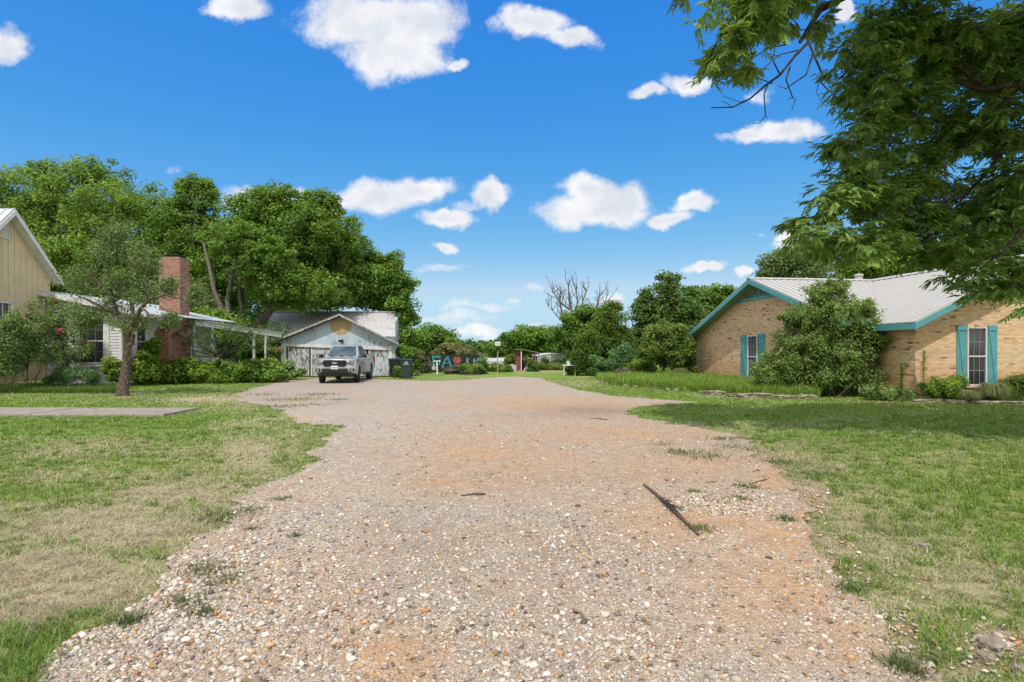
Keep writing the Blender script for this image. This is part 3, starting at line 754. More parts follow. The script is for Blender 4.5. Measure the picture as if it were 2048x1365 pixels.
# fascia boards (rake of gable end, eaves, wing)
f = MB()
def rake(a, b0, b1, face='a', slope=SM, th=.19, thick=.03):
    z = lambda q: RZ-slope*abs(q)
    if face == 'a': P = [(a, b0, z(b0)-.04), (a, b1, z(b1)-.04), (a, b1, z(b1)-.04-th), (a, b0, z(b0)-.04-th)]; f.ext(P, (thick, 0, 0))
    else: P = [(b0, a, z(b0)-.04), (b1, a, z(b1)-.04), (b1, a, z(b1)-.04-th), (b0, a, z(b0)-.04-th)]; f.ext(P, (0, thick, 0))
rake(-5.815, 0, 6.3); rake(-5.815, -5.4, 0)
rake(-7.185, -4.69, 0, 'b', SW); rake(-7.185, 0, 4.69, 'b', SW)
f.box(-5.785, -4.31, -5.415, -5.385, zm(5.4)-.23, zm(5.4)-.04)
f.box(-4.705, -4.675, -7.155, -5.0, zw(4.69)-.23, zw(4.69)-.04)
f.box(-5.785, 10.3, 6.285, 6.315, zm(6.3)-.23, zm(6.3)-.04)
f.build('fascia', M['teal'], house)
s = MB()
def soff(P): s.slab(P, .015)
soff([(-5.78, 0, RZ-.17), (-5.31, 0, RZ-.17), (-5.31, 6.27, zm(6.27)-.17), (-5.78, 6.27, zm(6.27)-.17)])
soff([(-5.78, 0, RZ-.17), (-5.31, 0, RZ-.17), (-5.31, -5.37, zm(5.37)-.17), (-5.78, -5.37, zm(5.37)-.17)])
soff([(0, -7.15, RZ-.18), (0, -6.71, RZ-.18), (-4.66, -6.71, zw(4.66)-.18), (-4.66, -7.15, zw(4.66)-.18)])
soff([(0, -7.15, RZ-.18), (0, -6.71, RZ-.18), (4.66, -6.71, zw(4.66)-.18), (4.66, -7.15, zw(4.66)-.18)])
soff([(-4.67, -6.7, zw(4.66)-.2), (-4.26, -6.7, zw(4.66)-.2), (-4.26, -5.0, zw(4.66)-.2), (-4.67, -5.0, zw(4.66)-.2)])
soff([(-5.30, 5.91, zm(6.27)-.15), (-5.30, 6.28, zm(6.27)-.15), (10, 6.28, zm(6.27)-.15), (10, 5.91, zm(6.27)-.15)])
s.build('soffit', M['soffit_green'], house)
# gable vents with louvres
def gvent(face, hw, zb, slope):
    m_ = MB(); top = RZ-.20
    T = lambda q, z, n: ((wa-n, q, z) if face == 'a' else (q, wb-n, z))
    zt = lambda q: top-slope*abs(q)
    m_.ext([T(-hw, zb, .035), T(hw, zb, .035), T(hw*.86, zb+.13, .035), T(-hw*.86, zb+.13, .035)], (.034, 0, 0) if face == 'a' else (0, .034, 0))
    m_.ext([T(-.035, zb+.13, .035), T(.035, zb+.13, .035), T(.035, zt(0)-.1, .035), T(-.035, zt(0)-.1, .035)], (.03, 0, 0) if face == 'a' else (0, .03, 0))
    o = m_.build('gable_vent', M['teal'], house)
    l = MB(); z = zb+.16
    while z < top-.12:
        q = max(0.02, (top-.06-z)/slope)
        l.ext([T(-q, z, .03), T(-q, z+.055, .004), T(-q, z+.065, .004), T(-q, z+.012, .034)], (0, 2*q, 0) if face == 'a' else (2*q, 0, 0)); z += .075
    l.build('louvre_panel', M['teal_dark'], o)
gvent('a', 1.9, 3.68, SM); gvent('b', 1.55, 3.62, SW)

def window(parent, B, w, z0, z1, rows=(2, 2), cols=3, frame='white', glass='glass', case=.05, depth=.05, sill=None, name='window'):
    """double hung window: frame, sashes, muntins, panes; B = origin, right, outward"""
    f = MB(); fw = case
    f.ob(B, -w/2, -w/2+fw, -.02, depth, z0, z1); f.ob(B, w/2-fw, w/2, -.02, depth, z0, z1)
    f.ob(B, -w/2+fw, w/2-fw, -.02, depth, z1-fw, z1); f.ob(B, -w/2+fw, w/2-fw, -.02, depth, z0, z0+fw)
    zm_ = (z0+z1)/2
    f.ob(B, -w/2+fw, w/2-fw, -.01, depth*.8, zm_-.022, zm_+.022)
    fo = f.build(name, M[frame], parent)
    g = MB(); g.ob(B, -w/2+fw, w/2-fw, .004, .012, z0+fw, z1-fw); g.build('pane', M[glass], fo)
    mu = MB()
    for (a, b, rw) in ((z0+fw, zm_-.022, rows[0]), (zm_+.022, z1-fw, rows[1])):
        for i in range(1, cols):
            x = -w/2+fw+(w-2*fw)*i/cols; mu.ob(B, x-.005, x+.005, .012, .024, a, b)
        for j in range(1, rw):
            z = a+(b-a)*j/rw; mu.ob(B, -w/2+fw, w/2-fw, .012, .022, z-.007, z+.007)
    mu.build('muntin_grid', M['muntin'], fo)
    if sill:
        s = MB(); s.ob(B, -w/2-.06, w/2+.06, -.02, .09, z0-.06, z0-.002); s.build('sill', M[sill], fo)
    return fo
def shutter(parent, B, r0, r1, z0, z1, flip=1, label=None):
    s = MB(); n = 4; wd = (r1-r0)/n
    for i in range(n): s.ob(B, r0+i*wd+.004, r0+(i+1)*wd-.004, .004, .030, z0, z1)
    s.ob(B, r0, r1, .031, .052, z1-.16, z1-.03); s.ob(B, r0, r1, .031, .052, z0+.03, z0+.16)
    O, R, Nn = map(Vector, B)
    a = O+R*(r0+.05 if flip > 0 else r1-.05)+Nn*.040+Vector((0, 0, z1-.17)); b = O+R*(r1-.06 if flip > 0 else r0+.06)+Nn*.040+Vector((0, 0, z0+.17))
    s.bar(a, b, .016, .06, up=tuple(R)) if False else s.bar(a, b, .05, .018, up=tuple(Nn))
    o = s.build('shutter', M['teal'], parent)
    if label: o['label'] = label
    return o
B1 = ((-2.13, wb, 0), (1, 0, 0), (0, -1, 0))
window(house, B1, .70, .42, 2.27, frame='old_white', sill='soldier_brick')
shutter(house, B1, -.70, -.37, .36, 2.32, 1); shutter(house, B1, .40, .73, .34, 2.31, 1)
B2 = ((wa, .52, 0), (0, -1, 0), (-1, 0, 0))
window(house, B2, .78, .30, 2.18, frame='old_white', glass='curtain_glass', sill='soldier_brick')
shutter(house, B2, -.95, -.41, .24, 2.22, 1); shutter(house, B2, .41, .93, .30, 2.24, 1)
B3 = ((-4.9, wn, 0), (1, 0, 0), (0, -1, 0))
shutter(house, B3, -.25, .10, .3, 2.0, 1)

# ================================================================== CREAM HOUSE (left)
XW = -19.4
cream = thing('cream_house', 'cream board and batten house with steep pale metal gable roof', 'house', (XW, 21.05, 0))
w = MB(); sl = math.tan(math.radians(48)); ZR = 6.95
zc = lambda y: ZR-.14-sl*abs(y)
w.ext([(0, -2.0, .28), (0, 2.0, .28), (0, 2.0, zc(2.0)), (0, 0, zc(0)), (0, -2.0, zc(2.0))], (-.2, 0, 0))
w.box(-7, -.2, -2.0, -1.8, .28, zc(2.0)); w.box(-7, -.2, 1.8, 2.0, .28, zc(2.0))
w.build('wall', M['cream'], cream)
b = MB(); k = -1.98
while k < 2.0:
    b.box(.001, .026, k-.022, k+.022, .30, zc(abs(k))-.03); k += .265
b.box(.001, .034, -2.0, 2.0, 1.13, 1.20); b.box(.001, .045, 1.93, 2.0, .28, zc(2.0)-.02)
b.build('batten_cladding', M['cream'], cream)
r = MB()
r.slab([(.38, 0, ZR), (.38, 2.22, ZR-sl*2.22), (-7.3, 2.22, ZR-sl*2.22), (-7.3, 0, ZR)], .035)
r.slab([(.38, 0, ZR), (.38, -2.22, ZR-sl*2.22), (-7.3, -2.22, ZR-sl*2.22), (-7.3, 0, ZR)], .035)
k = .36
while k > -7.2:
    for sg in (1, -1): r.bar((k, .01*sg, ZR+.012), (k, 2.22*sg, ZR-sl*2.22+.012), .03, .03)
    k -= .3
rf = r.build('roof', M['galv_light'], cream)
f = MB()
for sg in (1, -1):
    f.ext([(.385, 0, ZR-.05), (.385, 2.24*sg, ZR-sl*2.24-.05), (.385, 2.24*sg, ZR-sl*2.24-.22), (.385, 0, ZR-.25)], (.028, 0, 0))
f.build('fascia', M['white'], cream)
s = MB()
for sg in (1, -1): s.slab([(.38, 0, ZR-.17), (.01, 0, ZR-.17), (.01, 2.2*sg, ZR-sl*2.2-.17), (.38, 2.2*sg, ZR-sl*2.2-.17)], .015)
s.build('soffit', M['white'], cream)
v = MB(); v.box(.003, .05, -.27, -.22, 5.85, 6.42); v.box(.003, .05, .22, .27, 5.85, 6.42); v.box(.003, .05, -.27, .27, 5.79, 5.85); v.box(.003, .05, -.22, .22, 6.38, 6.42)
vo = v.build('gable_vent', M['cream'], cream)
l = MB()
for i in range(9): l.ext([(.004, -.22, 5.87+i*.056), (.03, -.22, 5.86+i*.056), (.03, -.22, 5.87+i*.056), (.004, -.22, 5.91+i*.056)], (0, .44, 0))
l.build('louvre_panel', M['white'], vo)
window(cream, ((0, -.22, 0), (0, 1, 0), (1, 0, 0)), 1.0, 1.20, 3.40, rows=(1, 1), cols=1, frame='white', case=.07, glass='curtain_glass')
c = MB(); c.box(.002, .05, -.83, .40, 3.41, 3.56); c.box(.002, .045, .29, .40, 1.2, 3.405); c.build('window_casing', M['cream'], cream)

# ================================================================== WHITE HOUSE with chimney
wh = thing('white_house', 'low white clapboard house with sloping metal roof', 'house', (-16.2, 22.9, 0))
# local: corner at 0,0 ; front wall runs -x to -3.18, east wall runs +y
def rz_(x): return 3.05-.213*(x-1.17)          # roof height at local x
w = MB()
w.ext([(-3.18, .03, .15), (0-.03, .03, .15), (-.03, .03, rz_(0)-.16), (-3.18, .03, rz_(-3.18)-.16)], (0, .15, 0))
w.box(-.15, -.03, .18, 7.0, .15, rz_(0)-.16)
w.build('wall', M['siding'], wh)
l = MB(); z = .16
while z < 3.7:
    xe = -3.15; top = rz_(-3.18)-.2
    xr = -.04
    # shorten board where it meets the sloping rake
    xmax = min(xr, 1.17-(z+.16+.2-3.05)/.213) if z+.12 > rz_(0)-.2 else xr
    if xmax > xe+.2:
        l.ext([(xe, .028, z), (xe, -.004, z), (xe, .016, z+.12), (xe, .028, z+.12)], (xmax-xe, 0, 0))
    if z < rz_(0)-.3: l.ext([(-.028, .2, z), (.004, .2, z), (-.016, .2, z+.12), (-.028, .2, z+.12)], (0, 6.7, 0))
    z += .122
l.build('lap_cladding', M['siding'], wh)
t = MB(); t.box(-.14, .012, -.012, .028, .12, rz_(0)-.17); t.box(-.026, .012, .03, .16, .12, rz_(0)-.17); t.box(-3.18, -.15, -.014, .027, .08, .15)
t.box(-3.18, -.15, -.010, .027, rz_(0)-.35, rz_(0)-.26)
t.build('corner_board', M['white'], wh)
r = MB(); xe = 1.17; x0 = -3.25
r.slab([(x0, -.42, rz_(x0)), (xe, -.42, rz_(xe)), (xe, 7.0, rz_(xe)), (x0, 7.0, rz_(x0))], .03)
k = -.40
while k < 7: r.bar((x0, k, rz_(x0)+.014), (xe, k, rz_(xe)+.014), .03, .028); k += .30
r.build('roof', M['galv_light'], wh)
f = MB()
f.ext([(x0, -.45, rz_(x0)-.035), (xe, -.45, rz_(xe)-.035), (xe, -.45, rz_(xe)-.17), (x0, -.45, rz_(x0)-.19)], (0, .03, 0))
f.box(xe-.03, xe, -.42, 2.0, rz_(xe)-.17, rz_(xe)-.035)
f.build('fascia', M['old_white'], wh)
f = MB(); f.slab([(x0, -.41, rz_(x0)-.16), (xe-.04, -.41, rz_(xe)-.16), (xe-.04, 0.0, rz_(xe)-.16), (x0, 0.0, rz_(x0)-.16)], .012)
f.slab([(.02, .02, rz_(.02)-.16), (xe-.04, .02, rz_(xe)-.16), (xe-.04, 1.98, rz_(xe)-.16), (.02, 1.98, rz_(.02)-.16)], .012)
f.build('soffit', M['white'], wh)
g = MB(); g.ext([(xe+.01, -.44, rz_(xe)-.06), (xe+.12, -.44, rz_(xe)-.06), (xe+.10, -.44, rz_(xe)-.16), (xe+.02, -.44, rz_(xe)-.16)], (0, 2.45, 0))
go = g.build('gutter', M['white'], wh)
g = MB(); g.tube([(xe+.05, -.2, rz_(xe)-.15), (xe+.04, -.2, rz_(xe)-.24), (.12, -.16, rz_(xe)-.52), (.05, -.14, rz_(xe)-.62), (.05, -.12, .3)], .04, 8); g.build('downspout', M['white'], go, smooth=50)
# windows
Bw = ((-1.28, 0, 0), (1, 0, 0), (0, -1, 0))
wo = window(wh, Bw, 1.06, .98, 2.86, rows=(2, 2), cols=3, frame='white', case=.055, depth=.03)
c = MB(); c.ob(Bw, -.68, -.535, .0, .035, .90, 2.90); c.ob(Bw, .535, .72, .0, .035, .90, 2.90); c.ob(Bw, -.74, .76, .0, .05, 2.905, 3.02); c.ob(Bw, -.76, .78, .0, .09, .83, .895)
c.build('casing', M['white'], wo)
Bs = ((0, 1.10, 0), (0, 1, 0), (1, 0, 0))
wo = window(wh, Bs, .60, 1.30, 2.50, rows=(2, 2), cols=2, frame='white', case=.04, depth=.03)
c = MB(); c.ob(Bs, -.40, -.305, .0, .035, 1.24, 2.56); c.ob(Bs, .305, .40, .0, .035, 1.24, 2.56); c.ob(Bs, -.305, .305, .0, .03, 2.505, 2.6); c.build('casing', M['white'], wo)
# chimney
ch = MB(); ch.box(.002, .66, 2.0, 3.72, 0, 2.35)
ch.hexa([(.002, 2.0, 2.35), (.66, 2.0, 2.35), (.66, 3.72, 2.35), (.002, 3.72, 2.35)], [(-.35, 2.9, 3.0), (.62, 2.9, 3.0), (.62, 3.66, 3.0), (-.35, 3.66, 3.0)])
ch.box(-.36, .62, 2.9, 3.66, 3.0, 5.78); ch.box(-.30, .56, 2.96, 3.60, 5.78, 5.92)
co = ch.build('chimney', M['red_brick'], wh)
c = MB(); c.box(-.20, .46, 3.02, 3.54, 5.92, 5.98); c.box(-.27, .53, 2.98, 3.58, 6.00, 6.03); c.build('chimney_cap', M['black'], co)

# ================================================================== BREEZEWAY
bwy = thing('covered_walkway', 'long low white walkway roof on thin posts between chimney and garage', 'walkway', (-15.4, 26.7, 0))
p0 = Vector((0, 0, 2.86)); p1 = at(562, 671, 31.0)-Vector((-15.4, 26.7, 0))
dirv = (p1-p0); dxy = Vector((dirv.x, dirv.y, 0)).normalized(); back = Vector((-dxy.y, dxy.x, 0))
b = MB(); b.bar(p0, p1, .05, .24); b.build('beam', M['old_white'], bwy)
r = MB(); r.slab([p0+Vector((0, 0, .16))-back*.12, p1+Vector((0, 0, .14))-back*.12, p1+back*1.9+Vector((0, 0, .22)), p0+back*1.9+Vector((0, 0, .24))], .03)
r.build('roof', M['galv_light'], bwy)
def pxbeam(px):
    # parameter along the beam where a column of the photo crosses it
    for i in range(400):
        q = p0+dirv*(i/400); X = q.x-15.4; Y = q.y+26.7
        if 1024+F*X/Y >= px: return q
    return p1
for px, off, wd in ((424, 0, .12), (508, 0, .10), (531, 0, .09), (383, .1, .10), (404, 1.7, .09), (470, 1.7, .09)):
    q = pxbeam(px)+back*off; p = MB(); p.box(q.x-wd/2, q.x+wd/2, q.y-wd/2+.0, q.y+wd/2, 0, q.z-.125+(.14 if off > 1 else 0)); p.build('post', M['old_white'], bwy)
q = pxbeam(508); p = MB(); p.bar((q.x+.05, q.y, 1.75), (q.x-.25, q.y, 2.38), .05, .07); p.build('brace', M['old_white'], bwy)

# ================================================================== GARAGE
gd = 31.5; gx0 = (562-1024)/F*gd; gx1 = (791-1024)/F*gd; gs = gd/F
gar = thing('garage', 'small gabled garage with peeling pale blue boards and mustard patch', 'garage', ((gx0+gx1)/2, gd, 0))
hw = (gx1-gx0)/2
zl = CH+(HY-681)*gs; zr_ = CH+(HY-688)*gs; za = CH+(HY-629)*gs; xa = (683-676.5)*gs
eL = (555-676.5)*gs; eR = (801-676.5)*gs
w = MB()
def ztop(x): return zl+(za-zl)*(x-eL)/(xa-eL) if x < xa else za+(zr_-za)*(x-xa)/(eR-xa)
dl, dr_ = (571-676.5)*gs, (780-676.5)*gs
DL, DR = CH+(HY-687)*gs, CH+(HY-694)*gs
def vbd(x0, x1, zb0, zb1, y0=0, y1=.03):
    w.ext([(x0, y0, zb0), (x1, y0, zb1), (x1, y0, ztop(x1)-.12), (x0, y0, ztop(x0)-.12)], (0, y1-y0, 0))
x = -hw; j = 0
while x < hw-.01:
    x1 = min(x+.14, hw)
    if x < xa < x1: x1 = xa+.0001
    zb0 = 0 if (x1 <= dl+.01 or x >= dr_-.01) else DL+(DR-DL)*(x-dl)/(dr_-dl)-.05
    zb1 = 0 if zb0 == 0 else DL+(DR-DL)*(x1-dl)/(dr_-dl)-.05
    vbd(x+.004, x1-.004, zb0, zb1, 0-.003*(j % 2), .03); x = x1; j += 1
for xs_ in (-hw, hw-.04):
    zt_ = ztop(xs_+.02)-.14; w.hexa([(xs_, .03, 0), (xs_+.04, .03, 0), (xs_+.04-.95, 4, 0), (xs_-.95, 4, 0)], [(xs_, .03, zt_), (xs_+.04, .03, zt_), (xs_+.04-.95, 4, zt_), (xs_-.95, 4, zt_)])
w.build('wall', M['blue_peel'], gar)
# dark sheet behind the door gap, standing in for the unlit inside
w = MB(); w.box(dl, dr_, .12, .14, 0, 1.9); w.build('dark_backing', M['dark_wood'], gar)
fr = MB()
fr.ext([(dl-.12, -.035, DL-.02), (dr_+.12, -.035, DR-.02), (dr_+.12, -.035, DR-.20), (dl-.12, -.035, DL-.17)], (0, .03, 0))
fr.ext([(dl-.12, -.033, 0), (dl+.05, -.033, 0), (dl+.05, -.033, DL-.17), (dl-.12, -.033, DL-.17)], (0, .028, 0))
fr.ext([(dr_-.06, -.033, .48), (dr_+.12, -.033, .48), (dr_+.12, -.033, DR-.2), (dr_-.06, -.033, DR-.2)], (0, .028, 0))
fr.ext([(-hw-.0, -.020, 0), (-hw+.10, -.020, 0), (-hw+.10, -.020, 1.75), (-hw, -.020, 1.75)], (0, .015, 0))
fo = fr.build('door_frame', M['old_white'], gar)
x_ = MB(); x_.box(dr_-.06, dr_+.12, -.033, -.005, 0, .48); x_.build('rusty_post_base', M['rust'], fo)
def pxx(px): return (px-676.5)*gs
def gdoor(px0, px1, tilt=0.0, edge=True):
    d = MB(); a, b = pxx(px0), pxx(px1); n = max(1, int((b-a)/.2))
    top = lambda x: DL+(DR-DL)*(x-dl)/(dr_-dl)-.21
    for i in range(n):
        u, v = a+(b-a)*i/n, a+(b-a)*(i+1)/n
        d.ext([(u+.004, .05, .05), (v-.004, .05, .05), (v-.004, .05, top(v)), (u+.004, .05, top(u))], (0, .03, 0))
    o = d.build('door', M['door_peel'], gar)
    if edge:
        e = MB(); e.box(b-.07, b, .020, .048, .06, top(b)-.02) if edge == 'r' else e.box(a, a+.07, .020, .048, .06, top(a)-.02); e.build('door_trim', M['old_white'], o)
gdoor(575, 618, edge=None); gdoor(621.5, 676, edge='l'); gdoor(677, 733, edge=None); gdoor(737, 778, edge='l')
# mustard patch near the apex
m_ = MB(); cx, cz = pxx(682), CH+(HY-641)*gs
P = []
for k in range(20):
    a = 2*math.pi*k/20; P.append((cx+22*gs*math.cos(a)*(1-.0*math.sin(a)), -.008, cz-.30+19*gs*math.sin(a)*(1 if math.sin(a) < 0 else 1.0)))
P = [(p[0], p[1], min(p[2], ztop(p[0])-.14)) for p in P]
m_.ext(P, (0, .004, 0)); m_.build('mustard_patch', M['mustard'], gar)
r = MB()
r.slab([(eL, -.45, zl), (xa, -.45, za), (xa-.95, 4, za), (eL-.95, 4, zl)], .03); r.slab([(xa, -.45, za), (eR, -.45, zr_), (eR-1.0, 4, zr_), (xa-.95, 4, za)], .03)
r.build('roof', M['galv'], gar)
f = MB(); f.ext([(eL, -.44, zl-.045), (xa, -.44, za-.045), (xa, -.44, za-.115), (eL, -.44, zl-.105)], (0, .03, 0)); f.ext([(xa, -.44, za-.045), (eR, -.44, zr_-.045), (eR, -.44, zr_-.105), (xa, -.44, za-.115)], (0, .03, 0))
f.build('fascia', M['worn_trim'], gar)
f = MB()
for t in [i/11 for i in range(12)]:
    for (a, b, za_, zb_) in ((eL, xa, zl, za), (xa, eR, za, zr_)):
        u = a+(b-a)*(t+.02); z = za_+(zb_-za_)*(t+.02)
        if t < .92: f = MB(); f.box(u, u+.06, -.40, -.006, z-.11, z-.05); f.build('rafter_tail', M['grey_wood'], gar)

la = MB(); la.box(-.06+pxx(684), .06+pxx(684), -.12, 0, CH+(HY-684.5)*gs, CH+(HY-681)*gs); la.tube([(pxx(686), -.1, CH+19*gs), (pxx(687), -.22, CH+17*gs)], [.05, .07], 8); la.tube([(pxx(682), -.1, CH+19*gs), (pxx(681), -.22, CH+17*gs)], [.05, .07], 8)
la.build('flood_light', M['black'], gar)

# barn behind
bn = thing('barn', 'old barn with weathered corrugated metal roof behind the blue garage', 'barn', (-12, 36.2, 0))
xl0, xl1 = -16.4+12, -7.65+12
w = MB(); w.box(xl0+.3, xl1-.3, -.6, 5.6, 0, 2.45); w.ext([(xl0+.3, -.6, 2.45), (xl0+.3, 5.6, 2.45), (xl0+.3, 2.6, 4.1)], (xl1-xl0-.6, 0, 0)); w.build('wall', M['blue_peel'], bn)
r = MB(); rz0, rz1 = 2.38, CH+75*39/F
X0e, X0r, X1r, X1e = (527-1024)/F*35.2+12, (545-1024)/F*39+12, (790-1024)/F*39+12, (791-1024)/F*35.2+12
n = 64
for i in range(n):
    t = i/n; t2 = (i+.5)/n; t3 = (i+1)/n
    e = lambda t: X0e+(X1e-X0e)*t; g_ = lambda t: X0r+(X1r-X0r)*t
    wob = .012*math.sin(i*1.7)
    for (u, v_, h0, h1) in ((t, t2, .0, .045), (t2, t3, .045, .0)):
        r.add([(e(u), -1.0, rz0+h0), (e(v_), -1.0, rz0+h1), (g_(v_), 2.8, rz1+h1), (g_(u), 2.8, rz1+h0)], [(0, 1, 2, 3)])
r.slab([(X0r, 2.8, rz1), (X1r, 2.8, rz1), (X1e, 6.6, rz0), (X0e, 6.6, rz0)], .03)
ro = r.build('roof', M['galv'], bn)
c = MB(); c.bar((X0r-.05, 2.8, rz1+.06), (X1r+.05, 2.8, rz1+.03), .3, .05); c.build('ridge_cap', M['galv_light'], ro)

# ================================================================== BINS
def wheelie(name, label, loc, rz, mat, marks=True, s=1.0):
    t = thing(name, label, 'bin', loc, rz, None)
    b = MB(); h = 1.0*s
    b.hexa([(-.23, -.25, .06), (.23, -.25, .06), (.23, .27, .06), (-.23, .27, .06)], [(-.31, -.36, h), (.31, -.36, h), (.31, .36, h), (-.31, .36, h)])
    b.build('body', M[mat], t, bevel=.03)
    b = MB(); b.box(-.335, .335, -.385, .40, h+.002, h+.045); b.hexa([(-.31, -.36, h+.045), (.31, -.36, h+.045), (.31, .34, h+.045), (-.31, .34, h+.045)], [(-.2, -.24, h+.09), (.2, -.24, h+.09), (.2, .25, h+.09), (-.2, .25, h+.09)])
    b.build('lid', M[mat], t, bevel=.012)
    b = MB(); b.tube([(-.25, .42, h-.04), (.25, .42, h-.04)], .02, 8); b.build('handle', M['black'], t)
    for sx in (-1, 1):
        b = MB(); b.lathe([(.13, 0), (.13, .06)], (.25*sx-(.06 if sx < 0 else 0)+(.0), .28, .13), 16, 'x'); b.build('wheel', M['black'], t, smooth=40)
    if marks:
        q = MB(); f = lambda x0, x1, z0, z1: q.hexa([(x0, -.345-.11*(z0-h)/(-h)*-1*0-.0, z0), (x1, -.345, z0), (x1, -.338, z0), (x0, -.338, z0)], [(x0, -.352, z1), (x1, -.352, z1), (x1, -.345, z1), (x0, -.345, z1)])
        # lettering: T, D over a line of small block characters
        q = MB()
        def blk(x0, x1, z0, z1):
            yy = lambda z: -.25-.11*(z-.06)/(h-.06)-.004
            q.hexa([(x0, yy(z0), z0), (x1, yy(z0), z0), (x1, yy(z0)+.003, z0), (x0, yy(z0)+.003, z0)], [(x0, yy(z1), z1), (x1, yy(z1), z1), (x1, yy(z1)+.003, z1), (x0, yy(z1)+.003, z1)])
        blk(-.07, .0, .90, .92); blk(-.045, -.025, .84, .90); blk(.015, .035, .84, .92); blk(.035, .065, .90, .92); blk(.035, .065, .84, .86); blk(.06, .078, .86, .90)
        for i in range(7): blk(-.13+i*.038, -.103+i*.038, .775, .815)
        q.build('marking', M['mark_white'], t)
    return t
bx, by = gp(813, 758); wheelie('wheelie_bin', 'dark green wheeled trash bin with white marking beside the garage', (bx, by, 0), .12, 'bin')
wheelie('wheelie_bin', 'plain black wheeled bin half hidden between garage and green bin', ((793-1024)/F*31.5, 31.2, 0), -.05, 'bin_dark', marks=False, s=.98)

# ================================================================== MURAL BOARD and arrow sign
fd = 37.5; fs = fd/F
A0 = Vector(((855-1024)/F*fd, fd, 0)); A1 = Vector(((958-1024)/F*(fd+1.5), fd+1.5, 0))
fR = (A1-A0).normalized(); fN = Vector((fR.y, -fR.x, 0)); FL = (A1-A0).length
mural = thing('mural_fence', 'black board fence panel painted with teal letters and red round fruit', 'fence', A0)
B = ((0, 0, 0), tuple(fR), tuple(fN))
w = MB(); nb = 24; Hm = 1.22
for i in range(nb): w.ob(B, FL*i/nb+.004, FL*(i+1)/nb-.004, 0, .03, 0, Hm-.03+.02*(i % 2))
w.build('board_panel', M['black_paint'], mural)
def U(px): return (px-855)/103*FL
def Zf(py): return (744.5-py)/34.5*1.20
def stroke(pts, wd, mat, name, n0=.034):
    q = MB()
    for a, b in zip(pts[:-1], pts[1:]):
        pa = Vector(fR)*U(a[0])+fN*n0+Vector((0, 0, Zf(a[1]))); pb = Vector(fR)*U(b[0])+fN*n0+Vector((0, 0, Zf(b[1])))
        q.bar(pa, pb, wd, .006, up=tuple(fN)); n0 += .0012
    return q.build(name, M[mat], mural)
stroke([(866, 733), (866, 713)], .13, 'mark_teal', 'painted_letter'); stroke([(864, 713.5), (880, 714)], .13, 'mark_teal', 'painted_letter_arm', .038); stroke([(868, 722), (878, 722)], .10, 'mark_teal', 'painted_letter_arm', .038); stroke([(873, 728), (878, 728)], .12, 'mark_teal', 'painted_letter_foot', .038)
stroke([(883, 735), (888, 722), (893, 714)], .10, 'mark_teal', 'painted_letter'); stroke([(893, 713), (897, 722), (900, 733)], .15, 'mark_blue', 'painted_letter', .038); stroke([(887, 727), (897, 726)], .05, 'mark_teal', 'painted_letter_bar', .042)
q = MB(); c0 = Vector(fR)*U(913)+Vector((0, 0, Zf(720)))
P = [c0+Vector(fR)*(.30*math.cos(a))*(1+.0)+Vector((0, 0, .25*math.sin(a)-(.05 if abs(math.sin(a)-1) < .08 else 0)))+fN*.034 for a in [k*math.pi/12 for k in range(24)]]
q.ext(P, fN*.004); q.build('painted_fruit', M['mark_red'], mural)
q = MB(); c0 = Vector(fR)*U(867)+Vector((0, 0, Zf(736)))
P = [c0+Vector(fR)*(.165*math.cos(a)*(1-.35*max(0, math.sin(a))))+Vector((0, 0, .15*math.sin(a)+(.14 if math.sin(a) > .9 else 0)))+fN*.046 for a in [k*math.pi/12 for k in range(24)]]
q.ext(P, fN*.004); q.build('painted_drop', M['mark_grey'], mural)
stroke([(933, 716), (933, 733)], .05, 'mark_grey', 'painted_letter'); stroke([(933, 717), (938, 719), (934, 723), (940, 733)], .05, 'mark_teal', 'painted_letter_arm', .040); stroke([(947, 733), (947, 717)], .05, 'mark_grey', 'painted_letter'); stroke([(947, 717), (950.5, 725), (954, 717), (954, 733)], .05, 'mark_teal', 'painted_letter_arm', .040)

sx, sy = gp(874.5, 749.5)
sg = thing('arrow_sign', 'white wooden arrow sign on a slim white post before the mural', 'sign', (sx, sy, 0), 0)
p = MB(); p.hexa([(-.035, -.03, 0), (.055, -.03, 0), (.055, .03, 0), (-.035, .03, 0)], [(-.065, -.03, .85), (.015, -.03, .85), (.015, .03, .85), (-.065, .03, .85)]); p.build('post', M['white'], sg)
p = MB(); p.ext([(-.22, -.05, .84), (-.13, -.05, .90), (-.13, -.05, .875), (.10, -.05, .875), (.16, -.05, .93), (.22, -.05, .93), (.17, -.05, .855), (.22, -.05, .77), (.15, -.05, .77), (.10, -.05, .825), (-.13, -.05, .825), (-.13, -.05, .77)], (0, .018, 0)); p.build('arrow_board', M['white'], sg)

